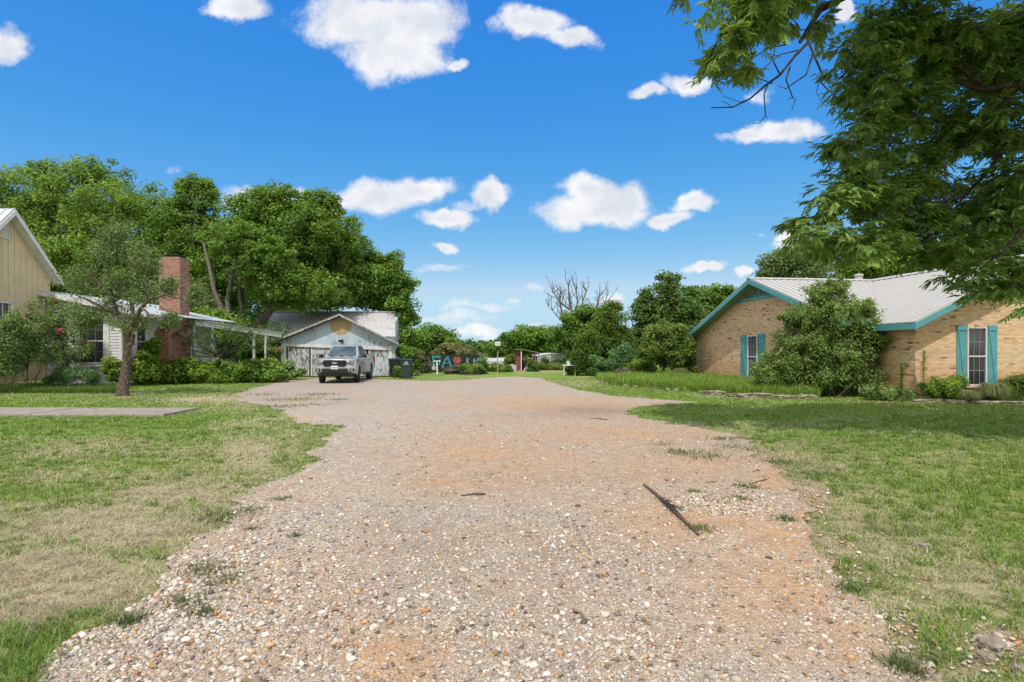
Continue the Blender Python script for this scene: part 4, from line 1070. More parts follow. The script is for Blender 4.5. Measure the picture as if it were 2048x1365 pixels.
# ================================================================== MARTIN HOUSE on a pole
bx, by = gp(995, 747)
bh = thing('birdhouse', 'white birdhouse with flared dark roof on a tall tan pole', 'birdhouse', (bx, by, 0)); q = by/F
p = MB(); p.tube([(0, 0, 0), (.02, 0, 1.7)], [.045, .035], 8); p.build('pole', M['pole'], bh)
p = MB(); z0 = CH+(700-692)*q; z1 = CH+(700-682.5)*q
p.box(-.15, .19, -.16, .16, z0, z1); bo = p.build('nest_box', M['white'], bh)
p = MB()
for zz in (z0+.12, z0+.34):
    for xx in (-.07, .08):
        p = MB(); p.lathe([(.03, 0), (.03, .006)], (xx+.02, -.167, zz), 10, 'y'); p.build('entrance_hole', M['black'], bo)
p = MB(); p.hexa([(-.17, -.18, z1), (.21, -.18, z1), (.21, .18, z1), (-.17, .18, z1)], [(-.24, -.25, z1+.09), (.28, -.25, z1+.09), (.28, .25, z1+.09), (-.24, .25, z1+.09)]); p.build('roof', M['dark_wood'], bh)
p = MB(); p.box(-.17, .21, -.2, .2, z0-.12, z0-.02); p.box(-.06, .10, -.06, .06, z0-.25, z0-.12); p.build('base', M['dark_wood'], bh)

# ================================================================== RED SHED, tunnels and small yard things
rd = 41.0; rs = rd/F
x0 = (1031-1024)/F*rd
sh = thing('shed', 'small red open shed with low sloping roof in the far garden', 'shed', (x0, rd, 0))
w = MB(); w.box(0, 10*rs, 0, .05, 0, 1.50); w.box(10*rs-.05, 10*rs, .05, 1.6, 0, 1.5); w.box(0, .05, .05, 1.6, 0, 1.50); w.build('wall', M['red_shed'], sh)
w = MB(); w.box(.3, 45*rs, 1.55, 1.6, 0, 1.1); w.build('back_wall', M['dark_wood'], sh)
w = MB(); w.slab([(-.1, -.3, 1.60), (12*rs, -.3, 1.60), (12*rs, 1.8, 1.60), (-.1, 1.8, 1.60)], .05); w.slab([(12*rs, -.3, 1.60), (47*rs, -.3, 1.36), (47*rs, 1.8, 1.36), (12*rs, 1.8, 1.60)], .05); w.build('roof', M['grey_wood'], sh)
w = MB(); w.box(10.5*rs, 12.5*rs, -.2, -.12, 0, 1.54); w.build('post', M['white'], sh)
for px in (1064, 1070, 1076):
    w = MB(); u = (px-1031)*rs; w.box(u, u+.07, -.2, -.13, 0, 1.35); w.build('post', M['grey_wood'], sh)

hd = 45.0; hs_ = hd/F
ht = thing('hoop_greenhouse', 'long arched mesh covered greenhouse behind the red shed', 'greenhouse', ((1108-1024)/F*hd, hd, 0))
w = MB(); W = 1.9; n = 12
def hp(a, y): return (W*math.cos(a)*1.0, y, .42+.80*math.sin(a)**.8 if math.sin(a) > 0 else .42)
for j in range(7):
    w.tube([(W, j*1.3, 0)]+[hp(math.pi*i/n, j*1.3) for i in range(n+1)]+[(-W, j*1.3, 0)], .03, 5)
w.tube([hp(math.pi*.5, 0), hp(math.pi*.5, 7.8)], .03, 5); w.tube([hp(math.pi*.25, 0), hp(math.pi*.25, 7.8)], .03, 5); w.tube([hp(math.pi*.75, 0), hp(math.pi*.75, 7.8)], .03, 5)
w.build('hoop_frame', M['pale_tank'], ht)
w = MB()
for j in range(6):
    for i in range(n):
        if i < 3 or i > 8 or j > 1:
            a0, a1 = math.pi*i/n, math.pi*(i+1)/n
            p = [hp(a0, j*1.3), hp(a1, j*1.3), hp(a1, j*1.3+1.3), hp(a0, j*1.3+1.3)]
            w.add([(x*1.015, y, z+.02) for x, y, z in p], [(0, 1, 2, 3)])
w.build('cover', M['poly'], ht)
w = MB(); w.ext([(hp(math.pi*i/n, 0)[0]*.98, .02, hp(math.pi*i/n, 0)[2]*.98) for i in range(n+1)], (0, .02, 0)); w.build('end_panel', M['poly'], ht)
w = MB(); w.box(-.25, -.15, -.1, 0, 0, 1.35); w.box(-.7, 1.2, -.1, -.02, .55, .62); w.build('door_post', M['grey_wood'], ht)
ld = 52.0
lt = thing('low_tunnel', 'long low pale film tunnel in the far garden left of the shed', 'tunnel', ((993-1024)/F*ld, ld, 0))
w = MB(); W = 20*ld/F
w.ext([(-W, 0, 0), (-W, 0, .5), (-W, .35, .75), (-W, .7, .5), (-W, .7, 0)], (2*W, 0, 0)); w.build('film', M['poly'], lt)
w = MB()
for i in range(7):
    u = -W+2*W*i/6; w.tube([(u, -.01, 0), (u, -.01, .5), (u, .35, .77), (u, .71, .5), (u, .71, 0)], .025, 5)
w.build('hoop_frame', M['pale_tank'], lt)
tk = MB(); tk.lathe([(.05, .0), (.22, .02), (.25, .1), (.25, .62), (.18, .74), (.05, .78)], ((995-1024)/F*54, 54, 0), 14); tag(tk.build('water_tank', M['pale_tank'], smooth=40), 'white round tank showing above the low tunnel', 'tank')
def bucket(px, py, d, r, h, label, mat='pale_tank', name='bucket'):
    p = at(px, py, d); b = MB(); b.lathe([(r*.8, 0), (r, h), (r*1.08, h), (r*1.08, h+.03), (r*.9, h+.03), (r*.9, h*.6)], (p.x, p.y, 0), 12)
    return tag(b.build(name, M[mat], smooth=40), label, 'bucket')
bucket(1020, 740, 40.5, .13, .42, 'white bucket left of the red shed'); bucket(1025, 740, 40.8, .13, .45, 'white bucket touching the red shed wall side')
bucket(1028, 740, 39.8, .20, .40, 'open pale tub in front of the red shed', name='tub')
# leaning board in the shed mouth
b = MB(); p = at(1050, 741, 40.6); b.bar((p.x, p.y, .02), (p.x+.30, p.y+.2, .62), .22, .03, up=(0, 1, 0)); tag(b.build('leaning_board', M['white']), 'white board leaning under the shed roof', 'board')
# garden table at the hedge end
t = thing('garden_table', 'small white garden table against the yellow green cedar', 'table', at(1140, 745, 33.0)*1.0); t.location.z = 0
b = MB(); b.box(-.45, .35, -.3, .3, .60, .64); b.build('top', M['white'], t)
for sx_ in (-.38, .28):
    for sy_ in (-.24, .24):
        b = MB(); b.box(sx_-.02, sx_+.02, sy_-.02, sy_+.02, 0, .60); b.build('leg', M['white'], t)
b = MB(); p = at(1138, 720, 33.0); b.lathe([(.10, .642), (.17, .86), (.15, .86), (.09, .70)], (p.x, 33.0, 0), 12); tag(b.build('flower_pot', M['ceramic']), 'white pot standing on the small garden table', 'pot')
# porch corner behind the brick house
pc = thing('back_porch', 'white posts and rail of the porch behind the brick house corner', 'porch', (10.1, 31.5, 0))
for px, h in ((1372, 2.2), (1388.5, 2.3), (1384, 2.3)):
    x = (px-1024)/F*31.5-10.1; b = MB(); b.box(x-.07, x+.07, -.07, .07, 0, h); b.build('post', M['white'], pc)
b = MB(); x = (1368-1024)/F*31.5-10.1; b.box(x, x+1.0, -.10, -.06, .55, .85); b.build('rail', M['mark_grey'], pc)
b = MB(); b.box(-.35, 2.6, -.3, 2.4, 2.32, 2.42); b.build('roof', M['dark_wood'], pc)
# pots
b = MB(); x, y = gp(1503, 771); b.lathe([(.09, 0), (.16, .10), (.17, .2), (.13, .30), (.06, .34), (.05, .40), (.02, .41)], (x, y-.6, .0), 14); tag(b.build('garden_ornament', M['ceramic'], smooth=50), 'white ceramic ornament on the ground below the left shuttered window', 'ornament')
for px, lab in ((1287, 'teal green pot among the pale leaves'), (1315, 'teal green pot at the foot of the slim dark trunk')):
    x, y = gp(px, 753.5); b = MB(); b.lathe([(.10, 0), (.15, .3), (.17, .3), (.17, .34), (.13, .34), (.12, .28)], (x, y-1.6, 0), 14); tag(b.build('flower_pot', M['green_pot'], smooth=40), lab, 'pot')
b = MB(); x, y = gp(574, 756); b.lathe([(.13, 0), (.19, .34), (.21, .34), (.21, .40), (.17, .40), (.15, .3)], (x+.15, y, 0), 14); tag(b.build('flower_pot', M['rust'], smooth=40), 'rusty brown pot at the right end of the hedge', 'pot')
# ================================================================== PICKUP TRUCK
tr = thing('pickup_truck', 'silver four door pickup truck parked in front of the blue garage', 'truck', (-8.06, 25.0, 0), math.radians(4.6))
def arc(cy, cz, r, a0, a1, n=9): return [(cy+r*math.cos(math.radians(a0+(a1-a0)*i/n)), cz+r*math.sin(math.radians(a0+(a1-a0)*i/n))) for i in range(n+1)]
prof = [(.10, .46), (.03, .54), (.0, .66), (.01, .80), (.03, .92), (.03, 1.03), (.07, 1.10), (.20, 1.155), (.55, 1.185), (.95, 1.21), (1.40, 1.235),
        (1.9, 1.20), (3.55, 1.22), (3.62, 1.28), (4.4, 1.30), (5.20, 1.31), (5.27, 1.28), (5.30, .95), (5.30, .62), (5.24, .52), (4.78, .50)]
prof += arc(4.20, .40, .50, 12, 168)[0:]
prof += [(3.68, .44), (2.5, .43), (1.52, .43)]
prof += arc(.98, .40, .50, 8, 160)
prof += [(.47, .46)]
XS = [-.93, -.90, -.80, -.55, -.25, 0, .25, .55, .80, .90, .93]
def shp(x, y, z):
    u = abs(x)/.93
    k = 1.0
    if z > .95: k -= .10*((z-.95)/.35)**1.5
    if z < .55: k -= .03
    yy = y+(.16*u**3.2 if y < 1.4 else 0)*(1-y/1.4 if y < 1.4 else 0)
    if y > 5: yy -= .05*u**4
    zz = z
    if z > 1.0 and y < 1.6: zz = z-.055*u**3+(.018 if .35 < u < .75 and y > .1 else 0)
    return (x*k, yy, zz)
vs = []; fs = []; n = len(prof)
for X in XS:
    for (y, z) in prof: vs.append(shp(X, y, z))
for i in range(len(XS)-1):
    for j in range(n):
        j2 = (j+1) % n; fs.append((i*n+j, i*n+j2, (i+1)*n+j2, (i+1)*n+j))
fs.append(tuple(range(n))); fs.append(tuple((len(XS)-1)*n+j for j in range(n)))
b = MB(); b.add(vs, fs); body = b.build('body', M['silver'], tr, smooth=32)
# fender flares
fl = MB()
for cy in (.98, 4.20):
    for sx in (-1, 1):
        P = arc(cy, .40, .52, -2, 182, 14)
        fl = MB(); fl.tube([(sx*.905, y, z) for y, z in P], .035, 6); fl.build('wheel_arch', M['silver'], tr, smooth=50)
# greenhouse
g = MB()
low = [(-.80, 1.36, 1.22), (.80, 1.36, 1.22), (.83, 3.70, 1.23), (-.83, 3.70, 1.23)]
top = [(-.60, 2.16, 1.765), (.60, 2.16, 1.765), (.61, 3.32, 1.765), (-.61, 3.32, 1.765)]
g.hexa(low, top); cab = g.build('cab', M['silver'], tr, bevel=.05)
g = MB(); g.hexa([(-.56, 2.20, 1.766), (.56, 2.20, 1.766), (.57, 3.28, 1.766), (-.57, 3.28, 1.766)], [(-.44, 2.36, 1.808), (.44, 2.36, 1.808), (.44, 3.15, 1.808), (-.44, 3.15, 1.808)]); g.build('roof_panel', M['silver'], tr, bevel=.02)
def quadon(name, a, b, c, d, off, mat, parent=tr, th=.006):
    a, b, c, d = map(Vector, (a, b, c, d)); nn = (b-a).cross(d-a).normalized()
    cen = Vector((0, 2.6, 1.2))
    if nn.dot((a+b+c+d)/4-cen) < 0: nn = -nn
    q = MB(); q.ext([p+nn*off for p in (a, b, c, d)], nn*th); return q.build(name, M[mat], parent)
lerp = lambda a, b, t: tuple(a[i]+(b[i]-a[i])*t for i in range(3))
def inset(A, B_, C, D, l, r, t, bt):
    # A,B lower left/right ; C,D upper right/left
    f = lambda u, v: lerp(lerp(A, B_, u), lerp(D, C, u), v)
    return f(l, bt), f(1-r, bt), f(1-r, 1-t), f(l, 1-t)
quadon('windscreen', *inset(low[0], low[1], top[1], top[0], .06, .06, .09, .04), .004, 'car_glass')
quadon('rear_window', *inset(low[3], low[2], top[2], top[3], .10, .10, .12, .12), .004, 'car_glass')
for sx in (-1, 1):
    A, B_, C, D = ((low[0], low[3], top[3], top[0]) if sx < 0 else (low[1], low[2], top[2], top[1]))
    f = lambda u, v: lerp(lerp(A, B_, u), lerp(D, C, u), v)
    quadon('side_window', f(.13, .08), f(.47, .08), f(.47, .90), f(.09, .90), .004, 'car_glass')
    quadon('side_window', f(.51, .08), f(.83, .08), f(.84, .90), f(.51, .90), .004, 'car_glass')
    d = MB()
    for y in (1.52, 2.52, 3.52):
        d = MB(); d.box(sx*.925-.004, sx*.925+.004, y-.006, y+.006, .55, 1.02); d.build('door_seam', M['black'], tr)
    for y in (2.36, 3.34):
        h = MB(); h.box(min(sx*.905, sx*.945), max(sx*.905, sx*.945), y-.11, y+.05, 1.04, 1.075); h.build('door_handle', M['black'], tr, bevel=.008)
    m_ = MB(); m_.bar((sx*.84, 1.72, 1.22), (sx*.98, 1.70, 1.25), .07, .05); m_.hexa([(sx*.94, 1.60, 1.16), (sx*1.13, 1.66, 1.17), (sx*1.13, 1.78, 1.17), (sx*.94, 1.76, 1.16)], [(sx*.94, 1.60, 1.34), (sx*1.12, 1.66, 1.33), (sx*1.12, 1.78, 1.33), (sx*.94, 1.76, 1.34)])
    m_.build('mirror', M['black'], tr, bevel=.025)
    s = MB(); s.box(min(sx*.86, sx*1.0), max(sx*.86, sx*1.0), 1.75, 3.35, .36, .41); s.build('side_step', M['black'], tr, bevel=.015)
    # headlamps follow the bent front
    hl = MB(); y = lambda x: -.005+.16*(abs(x)/.93)**3.2
    X0, X1 = .50, .865
    hl.hexa([(sx*X0, y(X0)-.014, .90), (sx*X1, y(X1)-.006, .93), (sx*X1, y(X1)+.20, .93), (sx*X0, y(X0)+.05, .90)], [(sx*X0, y(X0)-.006, 1.06), (sx*X1, y(X1)+.020, 1.08), (sx*X1, y(X1)+.22, 1.08), (sx*X0, y(X0)+.06, 1.06)])
    ho = hl.build('headlight', M['lamp_glass'], tr, bevel=.012)
    r = MB(); r.hexa([(sx*(X0+.03), y(X0)-.018, .98), (sx*(X0+.15), y(.6)-.018, .98), (sx*(X0+.15), y(.6), .98), (sx*(X0+.03), y(X0), .98)], [(sx*(X0+.03), y(X0)-.014, 1.045), (sx*(X0+.15), y(.6)-.014, 1.05), (sx*(X0+.15), y(.6), 1.05), (sx*(X0+.03), y(X0), 1.045)]); r.build('reflector', M['chrome'], ho)
    r = MB(); r.box(min(sx*.60, sx*.84), max(sx*.60, sx*.84), y(.72)-.015, y(.72)+.04, .865, .885); r.build('running_light', M['black'], ho)
    fg = MB(); fg.box(min(sx*.66, sx*.86), max(sx*.66, sx*.86), .028, .20, .57, .70); fo = fg.build('fog_light_recess', M['black'], tr, bevel=.02)
    fg = MB(); fg.lathe([(.045, 0), (.045, .012)], (sx*.76, .016, .63), 12, 'y'); fg.build('fog_light', M['chrome'], fo)
    tl = MB(); tl.box(min(sx*.80, sx*.925), max(sx*.80, sx*.925), 5.16, 5.31, .90, 1.22); tl.build('tail_light', M['tail_red'], tr, bevel=.01)
    for cy in (.98, 4.20):
        wl_ = thing('wheel', None, None, (sx*.80, cy, .39)); wl_.parent = tr
        if cy < 2: wl_.rotation_euler = (0, 0, math.radians(9))
        t = MB(); o = -.13; t.lathe([(.26, o+.02), (.34, o), (.385, o+.03), (.392, o+.08), (.392, o+.18), (.385, o+.23), (.34, o+.26), (.26, o+.24)], (0, 0, 0), 28, 'x')
        tt = t.build('tyre', M['rubber'], wl_, smooth=30)
        rm = MB(); q = sx*.105
        rm.lathe([(.262, -.10), (.262, .10), (.24, .115), (.225, .10), (.22, 0)], (0, 0, 0), 24, 'x')
        for k in range(6):
            a = k*math.pi/3; rm.bar((q, .04*math.cos(a), .04*math.sin(a)), (q*.95, .235*math.cos(a), .235*math.sin(a)), .06, .03, up=(1, 0, 0))
        rm.lathe([(.06, -.012), (.06, .012)], (q, 0, 0), 12, 'x')
        rm.build('rim', M['alloy'], wl_, smooth=30)
# dark wheel wells and underside
u = MB(); u.box(-.72, .72, .55, 4.9, .34, .50); u.box(-.80, .80, .50, 1.47, .46, .88); u.box(-.80, .80, 3.72, 4.69, .46, .88); u.build('underbody', M['black'], tr)
# grille
g = MB(); y = lambda x: .03+.16*(abs(x)/.93)**3.2
P = [(-.50, .83), (-.56, .94), (-.50, 1.07), (-.3, 1.09), (.3, 1.09), (.50, 1.07), (.56, .94), (.50, .83), (.42, .775), (-.42, .775)]
g.ext([(x, y(x)-.062, z) for x, z in P], (0, .06, 0)); go = g.build('grille', M['black'], tr)
g = MB()
for z in (.83, .88, .93, .98, 1.03):
    g.box(-.50+abs(z-.94)*.3, .50-abs(z-.94)*.3, -.036, -.026, z-.007, z+.007)
g.build('grille_mesh', M['rubber'], go)
for q_ in (-1, 1): g = MB(); g.bar((q_*.58, -.0, .95), (q_*.47, -.012, 1.10), .025, .03); g.build('grille_surround', M['chrome'], go)
e = MB(); e.lathe([(.125, 0), (.125, .012)], (0, 0, 0), 24, 'y'); e.v = [(x, y_-.056, z*.44+.945) for x, y_, z in e.v]; eo = e.build('emblem', M['chrome'], go)
e = MB(); e.lathe([(.112, 0), (.112, .004)], (0, 0, 0), 24, 'y'); e.v = [(x, y_-.061, z*.40+.945) for x, y_, z in e.v]
e2 = e.build('emblem_face', M['badge_blue'], go)
cu = bpy.data.curves.new('t', 'FONT'); cu.body = 'Ford'; cu.size = .085; cu.align_x = 'CENTER'; cu.align_y = 'CENTER'; cu.extrude = .0015; cu.shear = .35
to = bpy.data.objects.new('t', cu); COL.objects.link(to); dg = bpy.context.evaluated_depsgraph_get(); me = bpy.data.meshes.new_from_object(to.evaluated_get(dg)); bpy.data.objects.remove(to)
me.transform(Matrix.Translation((0, -.065, .945)) @ Matrix.Rotation(math.radians(90), 4, 'X')); me.materials.clear(); me.materials.append(M['mark_white']); link_mesh('emblem_script', me, go)
# bumper
g = MB(); g.hexa([(-.60, -.012, .49), (.60, -.012, .49), (.62, .2, .49), (-.62, .2, .49)], [(-.56, -.016, .70), (.56, -.016, .70), (.58, .2, .70), (-.58, .2, .70)]); g.build('air_intake', M['black'], tr, bevel=.01)
g = MB(); g.hexa([(-.74, .07, .34), (.74, .07, .34), (.74, .4, .34), (-.74, .4, .34)], [(-.78, .03, .47), (.78, .03, .47), (.78, .4, .47), (-.78, .4, .47)]); g.build('lower_bumper', M['black'], tr, bevel=.02)
g = MB(); g.hexa([(-.48, -.035, .57), (.48, -.035, .57), (.48, .1, .57), (-.48, .1, .57)], [(-.50, -.025, .60), (.50, -.025, .60), (.50, .1, .60), (-.50, .1, .60)]); g.build('skid_bar', M['rubber'], tr)
g = MB(); g.box(-.155, .155, -.046, -.036, .665, .82); po = g.build('number_plate', M['mark_white'], tr)
g = MB()
for i in range(6): g.box(-.125+i*.043, -.095+i*.043, -.049, -.0465, .70, .76)
g.build('plate_marking', M['badge_blue'], po)
g = MB(); g.box(-.78, .78, 3.66, 5.22, 1.285, 1.325); g.build('bed_cover', M['black'], tr, bevel=.01)
g = MB(); g.tube([(.50, 2.1, 1.78), (.50, 2.2, 1.90)], .006, 5); g.build('antenna', M['black'], tr)
g = MB(); g.bar((-.55, 1.40, 1.265), (.1, 1.38, 1.27), .02, .012); g.bar((.05, 1.42, 1.27), (.6, 1.40, 1.265), .02, .012); g.build('wiper', M['black'], tr)

# ================================================================== VEGETATION
def rand_dirs(n):
    v = RNG.normal(0, 1, (n, 3)); return v/np.linalg.norm(v, axis=1, keepdims=True)
def leaf_quads(C, outw, Ln, Wd, up=.6, droop=.2, rnd_=.7, ax=None):
    n = len(C)
    nr = outw*.5+np.array([0, 0, up])+rnd_*rand_dirs(n); nr /= np.linalg.norm(nr, axis=1, keepdims=True)
    a = rand_dirs(n)+outw*.5 if ax is None else ax
    a[:, 2] -= droop
    a -= nr*np.sum(a*nr, 1, keepdims=True); a /= (np.linalg.norm(a, axis=1, keepdims=True)+1e-9)
    b = np.cross(nr, a); s = (.6+.8*RNG.random(n))[:, None]
    A = a*Ln*s/2; B = b*Wd*s/2; k = nr*Wd*s*.25
    V = np.stack([C-A, C+B+k, C+A, C-B+k], 1).reshape(-1, 3)
    return V, np.arange(4*n).reshape(-1, 4)
def pal_cols(n, cl, pal):
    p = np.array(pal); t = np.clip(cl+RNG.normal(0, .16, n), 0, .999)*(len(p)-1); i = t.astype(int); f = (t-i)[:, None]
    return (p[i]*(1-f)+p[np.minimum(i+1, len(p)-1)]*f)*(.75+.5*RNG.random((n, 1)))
PAL = {
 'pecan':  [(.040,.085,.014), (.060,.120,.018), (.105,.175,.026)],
 'pecan_hi': [(.055,.105,.016), (.085,.155,.022), (.135,.205,.032)],
 'dark':   [(.024,.052,.014), (.036,.075,.016), (.060,.105,.024)],
 'olive':  [(.052,.082,.030), (.078,.112,.042), (.12,.155,.065)],
 'cedar':  [(.034,.070,.014), (.070,.125,.016), (.115,.170,.02)],
 'lime':   [(.080,.145,.018), (.135,.225,.026), (.23,.31,.05)],
 'yellow': [(.060,.110,.020), (.110,.175,.032), (.19,.24,.05)],
 'blue':   [(.035,.085,.03), (.060,.135,.045), (.10,.19,.075)],
 'myrtle': [(.045,.080,.022), (.070,.115,.032), (.11,.15,.05)],
 'shrub':  [(.045,.075,.02), (.080,.125,.035), (.14,.18,.07)],
 'bigshrub': [(.08,.135,.035), (.15,.225,.06), (.28,.36,.11)],
 'tan':    [(.10,.12,.04), (.17,.17,.07), (.28,.24,.12)],
 'purple': [(.09,.10,.06), (.14,.13,.10), (.22,.18,.16)],
 'near':   [(.032,.058,.014), (.055,.092,.021), (.100,.150,.038)],
}
PK_ = dict(near=3.4, dark=2.5, olive=2.2, shrub=2.5, pecan=2.1, pecan_hi=1.9, cedar=1.4, lime=1.35, yellow=1.4, blue=1.7, myrtle=2.2, tan=1.25, bigshrub=1.3, purple=1.3)
PAL = {k: [tuple(min(.5, v*PK_[k]) for v in c) for c in p] for k, p in PAL.items()
}
def bend(a, b, k, n=5, r=None):
    """a curved limb from a to b"""
    a, b = Vector(a), Vector(b); L_ = (b-a).length; o = Vector((RNG.normal(), RNG.normal(), abs(RNG.normal())))*k*L_
    return [a.lerp(b, t)+o*math.sin(math.pi*t) for t in [i/(n-1) for i in range(n)]]
def plant(name, label, cat, bpx, d, lobes, nleaf, leaf, pal, bark='bark', tr_r=.25, fork=.35, group=None, clump=.26, ncl=26, flat=.75, mat='leaf', stems=1, crown_name='crown', trunk_name='trunk', up=.6, droop=.2, inner=.25, limbs=True, basew=None, depthk=.9, holes=0.0, spray=0):
    s = d/F
    base = Vector(((bpx-1024)*s, d, 0))
    t = thing(name, label, cat, base, 0, group)
    Ls = []
    for lb in lobes:
        px, py, rx, ry = lb[:4]; dd = lb[4] if len(lb) > 4 else 0
        D = d+dd; c = at(px, py, D)-base; k = D/F
        Ls.append((np.array(c), np.array([rx*k, max(rx, ry)*k*depthk, ry*k])))
    area = np.array([l[1][0]*l[1][2] for l in Ls]); area = area/area.sum()
    Cs = []; Os = []; Cl = []; cen = []; avr = float(np.mean([l[1].mean() for l in Ls]))
    for (c, r), w in zip(Ls, area):
        n_c = max(4, int(ncl*len(Ls)*w)); nl = int(nleaf*w)
        dr_ = rand_dirs(n_c); rad = np.where(RNG.random(n_c) < inner, .25+.35*RNG.random(n_c), .62+.38*RNG.random(n_c))
        cc = c+dr_*r*rad[:, None]
        cc[:, 2] = np.maximum(cc[:, 2], .05)
        cr = clump*(.45*r.mean()+.55*avr)*(.6+.8*RNG.random(n_c))*2.0
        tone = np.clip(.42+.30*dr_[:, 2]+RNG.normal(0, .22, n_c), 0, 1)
        idx = RNG.integers(0, n_c, nl)
        o = rand_dirs(nl); rr = RNG.random(nl)**(1/2.2)
        o[:, 2] = o[:, 2]*flat+.05
        P = cc[idx]+o*(rr*cr[idx])[:, None]
        ok = P[:, 2] > .02
        Cs.append(P[ok]); Os.append((o+dr_[idx]*.6)[ok]); Cl.append(tone[idx][ok]); cen.append((c, cc, r))
    sp_t = []
    for _ in range(spray):      # long shoots sticking out of the outline
        c, cc, r = cen[RNG.integers(0, len(cen))]; o = rand_dirs(1)[0]; o[2] = abs(o[2])*.9+.1; a_ = c+o*r*.75; b_ = c+o*r*(1.10+.55*RNG.random())+np.array([0, 0, -.1])*r[2]
        m_ = 90; u_ = RNG.random(m_)[:, None]; Cs.append(a_+(b_-a_)*u_+RNG.normal(0, .055, (m_, 3))); Os.append(rand_dirs(m_)); Cl.append(np.full(m_, .6)); sp_t.append((a_, b_))
    C = np.concatenate(Cs); O = np.concatenate(Os); O /= np.linalg.norm(O, axis=1, keepdims=True); Tn = np.concatenate(Cl)
    V, Q = leaf_quads(C, O, leaf[0], leaf[1], up, droop)
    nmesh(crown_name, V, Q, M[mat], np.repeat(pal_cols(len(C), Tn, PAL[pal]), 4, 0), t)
    w = MB()
    top = max(l[0][2] for l in Ls)
    if stems == 1:
        cx = np.mean([l[0] for l in Ls], 0); fz = max(.3, top*fork)
        fk = Vector((cx[0]*.15, cx[1]*.15, fz)); w.tube([(0, 0, -.05), (.0, 0, fz*.12), (fk.x*.4, fk.y*.4, fz*.5), fk], [tr_r*1.35, tr_r*1.05, tr_r*.9, tr_r*.8], 10)
    else: fk = None
    for a_, b_ in sp_t: w.tube([a_, b_], [.010, .003], 4)
    if limbs:
        for i, (c, cc, r) in enumerate(cen):
            if stems > 1: st_ = Vector((RNG.normal(0, .12)*(basew or 1), RNG.normal(0, .12)*(basew or 1), -.02))
            else: st_ = fk
            P = bend(st_, c, .08); w.tube(P, [tr_r*.55*(1-.15*j) for j in range(5)], 6)
            for j in range(min(len(cc), 9)):
                P = bend(c, cc[j], .12, 4); w.tube(P, [tr_r*.22, tr_r*.16, tr_r*.10, tr_r*.05], 4)
    if w.v: w.build(trunk_name, M[bark], t, smooth=60)
    return t
def shrub(name, label, px, d, lobes, nleaf, leaf, pal, cat='shrub', **kw):
    kw.setdefault('tr_r', .03); kw.setdefault('stems', 3); kw.setdefault('ncl', 16)
    return plant(name, label, cat, px, d, lobes, nleaf, leaf, pal, crown_name='foliage', trunk_name='stem', **kw)

# -- big pecans on the left
PG = 'large pecan trees behind the left houses'
PK = dict(group=PG, bark='bark_grey', ncl=130, clump=.125, flat=.7, inner=.3)
plant('pecan_tree', 'broad pecan tree behind the cream house, tallest at far left', 'tree', 130, 43, [(150,420,120,85), (40,430,95,95), (250,430,90,75,-2), (170,520,150,80,-2), (60,560,130,80), (200,350,60,30), (90,350,50,25), (270,600,100,70,-2)], 90000, (.25,.105), 'pecan_hi', tr_r=.5, **PK)
plant('pecan_tree', 'upright pecan tree rising right above the red chimney', 'tree', 370, 40, [(392,400,50,45), (350,450,80,60), (400,500,75,70), (330,540,90,60), (430,560,60,70,-1), (395,370,30,18)], 62000, (.22,.10), 'pecan', tr_r=.32, **PK)
tq = plant('pecan_tree', 'pecan tree with pale forked trunk seen above the white walkway', 'tree', 464, 35, [(520,430,70,50,1), (560,400,50,30,1), (470,480,62,45,-1.5), (600,470,85,65,1), (640,420,50,40,2), (540,520,70,50,-1), (450,575,55,40,4)], 68000, (.20,.09), 'pecan', tr_r=.32, limbs=False, fork=.0, **PK)
plant('pecan_tree', 'wide pecan tree overhanging the barn roof', 'tree', 500, 36.5, [(650,480,75,70,1), (690,560,80,55,3), (600,580,90,45,-1), (560,560,70,50), (640,598,80,20,1), (740,595,65,28,4), (700,500,40,50,3), (740,540,40,28,4)], 84000, (.20,.09), 'pecan_hi', tr_r=.25, limbs=False, fork=.0, **PK)
plant('dark_tree', 'rounded green tree beside the right end of the barn roof', 'tree', 790, 40, [(790,570,38,45), (760,560,50,42), (800,620,30,50), (805,680,22,50), (770,520,30,20)], 26000, (.2,.12), 'pecan', tr_r=.2, ncl=30, clump=.22)
plant('tree', 'full green tree filling the gap behind the pale forked trunks', 'tree', 470, 50, [(430,520,90,80), (520,560,90,70), (340,560,70,70), (600,600,80,60), (470,630,110,50)], 40000, (.28,.14), 'pecan', tr_r=.3, ncl=70, clump=.17)
# visible grey limbs of the two middle pecans
def limbs(parent, paths, d, mat='bark_grey'):
    w = MB(); b = parent.location
    for pts, rs in paths:
        P = [at(p[0], p[1], d+(p[2] if len(p) > 2 else 0))-b for p in pts]; w.tube(P, [r*.8*d/F for r in rs], 10)
    for ch in list(parent.children):
        if ch.name.startswith('trunk'): bpy.data.objects.remove(ch)
    w.build('trunk', M[mat], parent, smooth=60)
pec = [o for o in COL.objects if o.name.startswith('pecan_tree')]
limbs(pec[2], [([(466,751), (466,700), (464,650), (455,630)], [13, 10, 10, 8]), ([(457,645), (440,610), (428,580), (418,530, 1), (405,480, 2)], [8, 6, 5, 4, 2]), ([(460,650), (455,600), (463,560), (470,520, 1), (480,460, 2)], [8, 6, 5, 4, 2]),
               ([(464,650), (478,632), (485,620), (480,600), (478,570), (500,520, 1)], [6, 6, 5, 4, 3, 2]), ([(470,560), (500,500, 1), (540,450, 1)], [4, 3, 2]), ([(462,560), (540,480, 2), (610,440, 2)], [4, 3, 2])], 35)
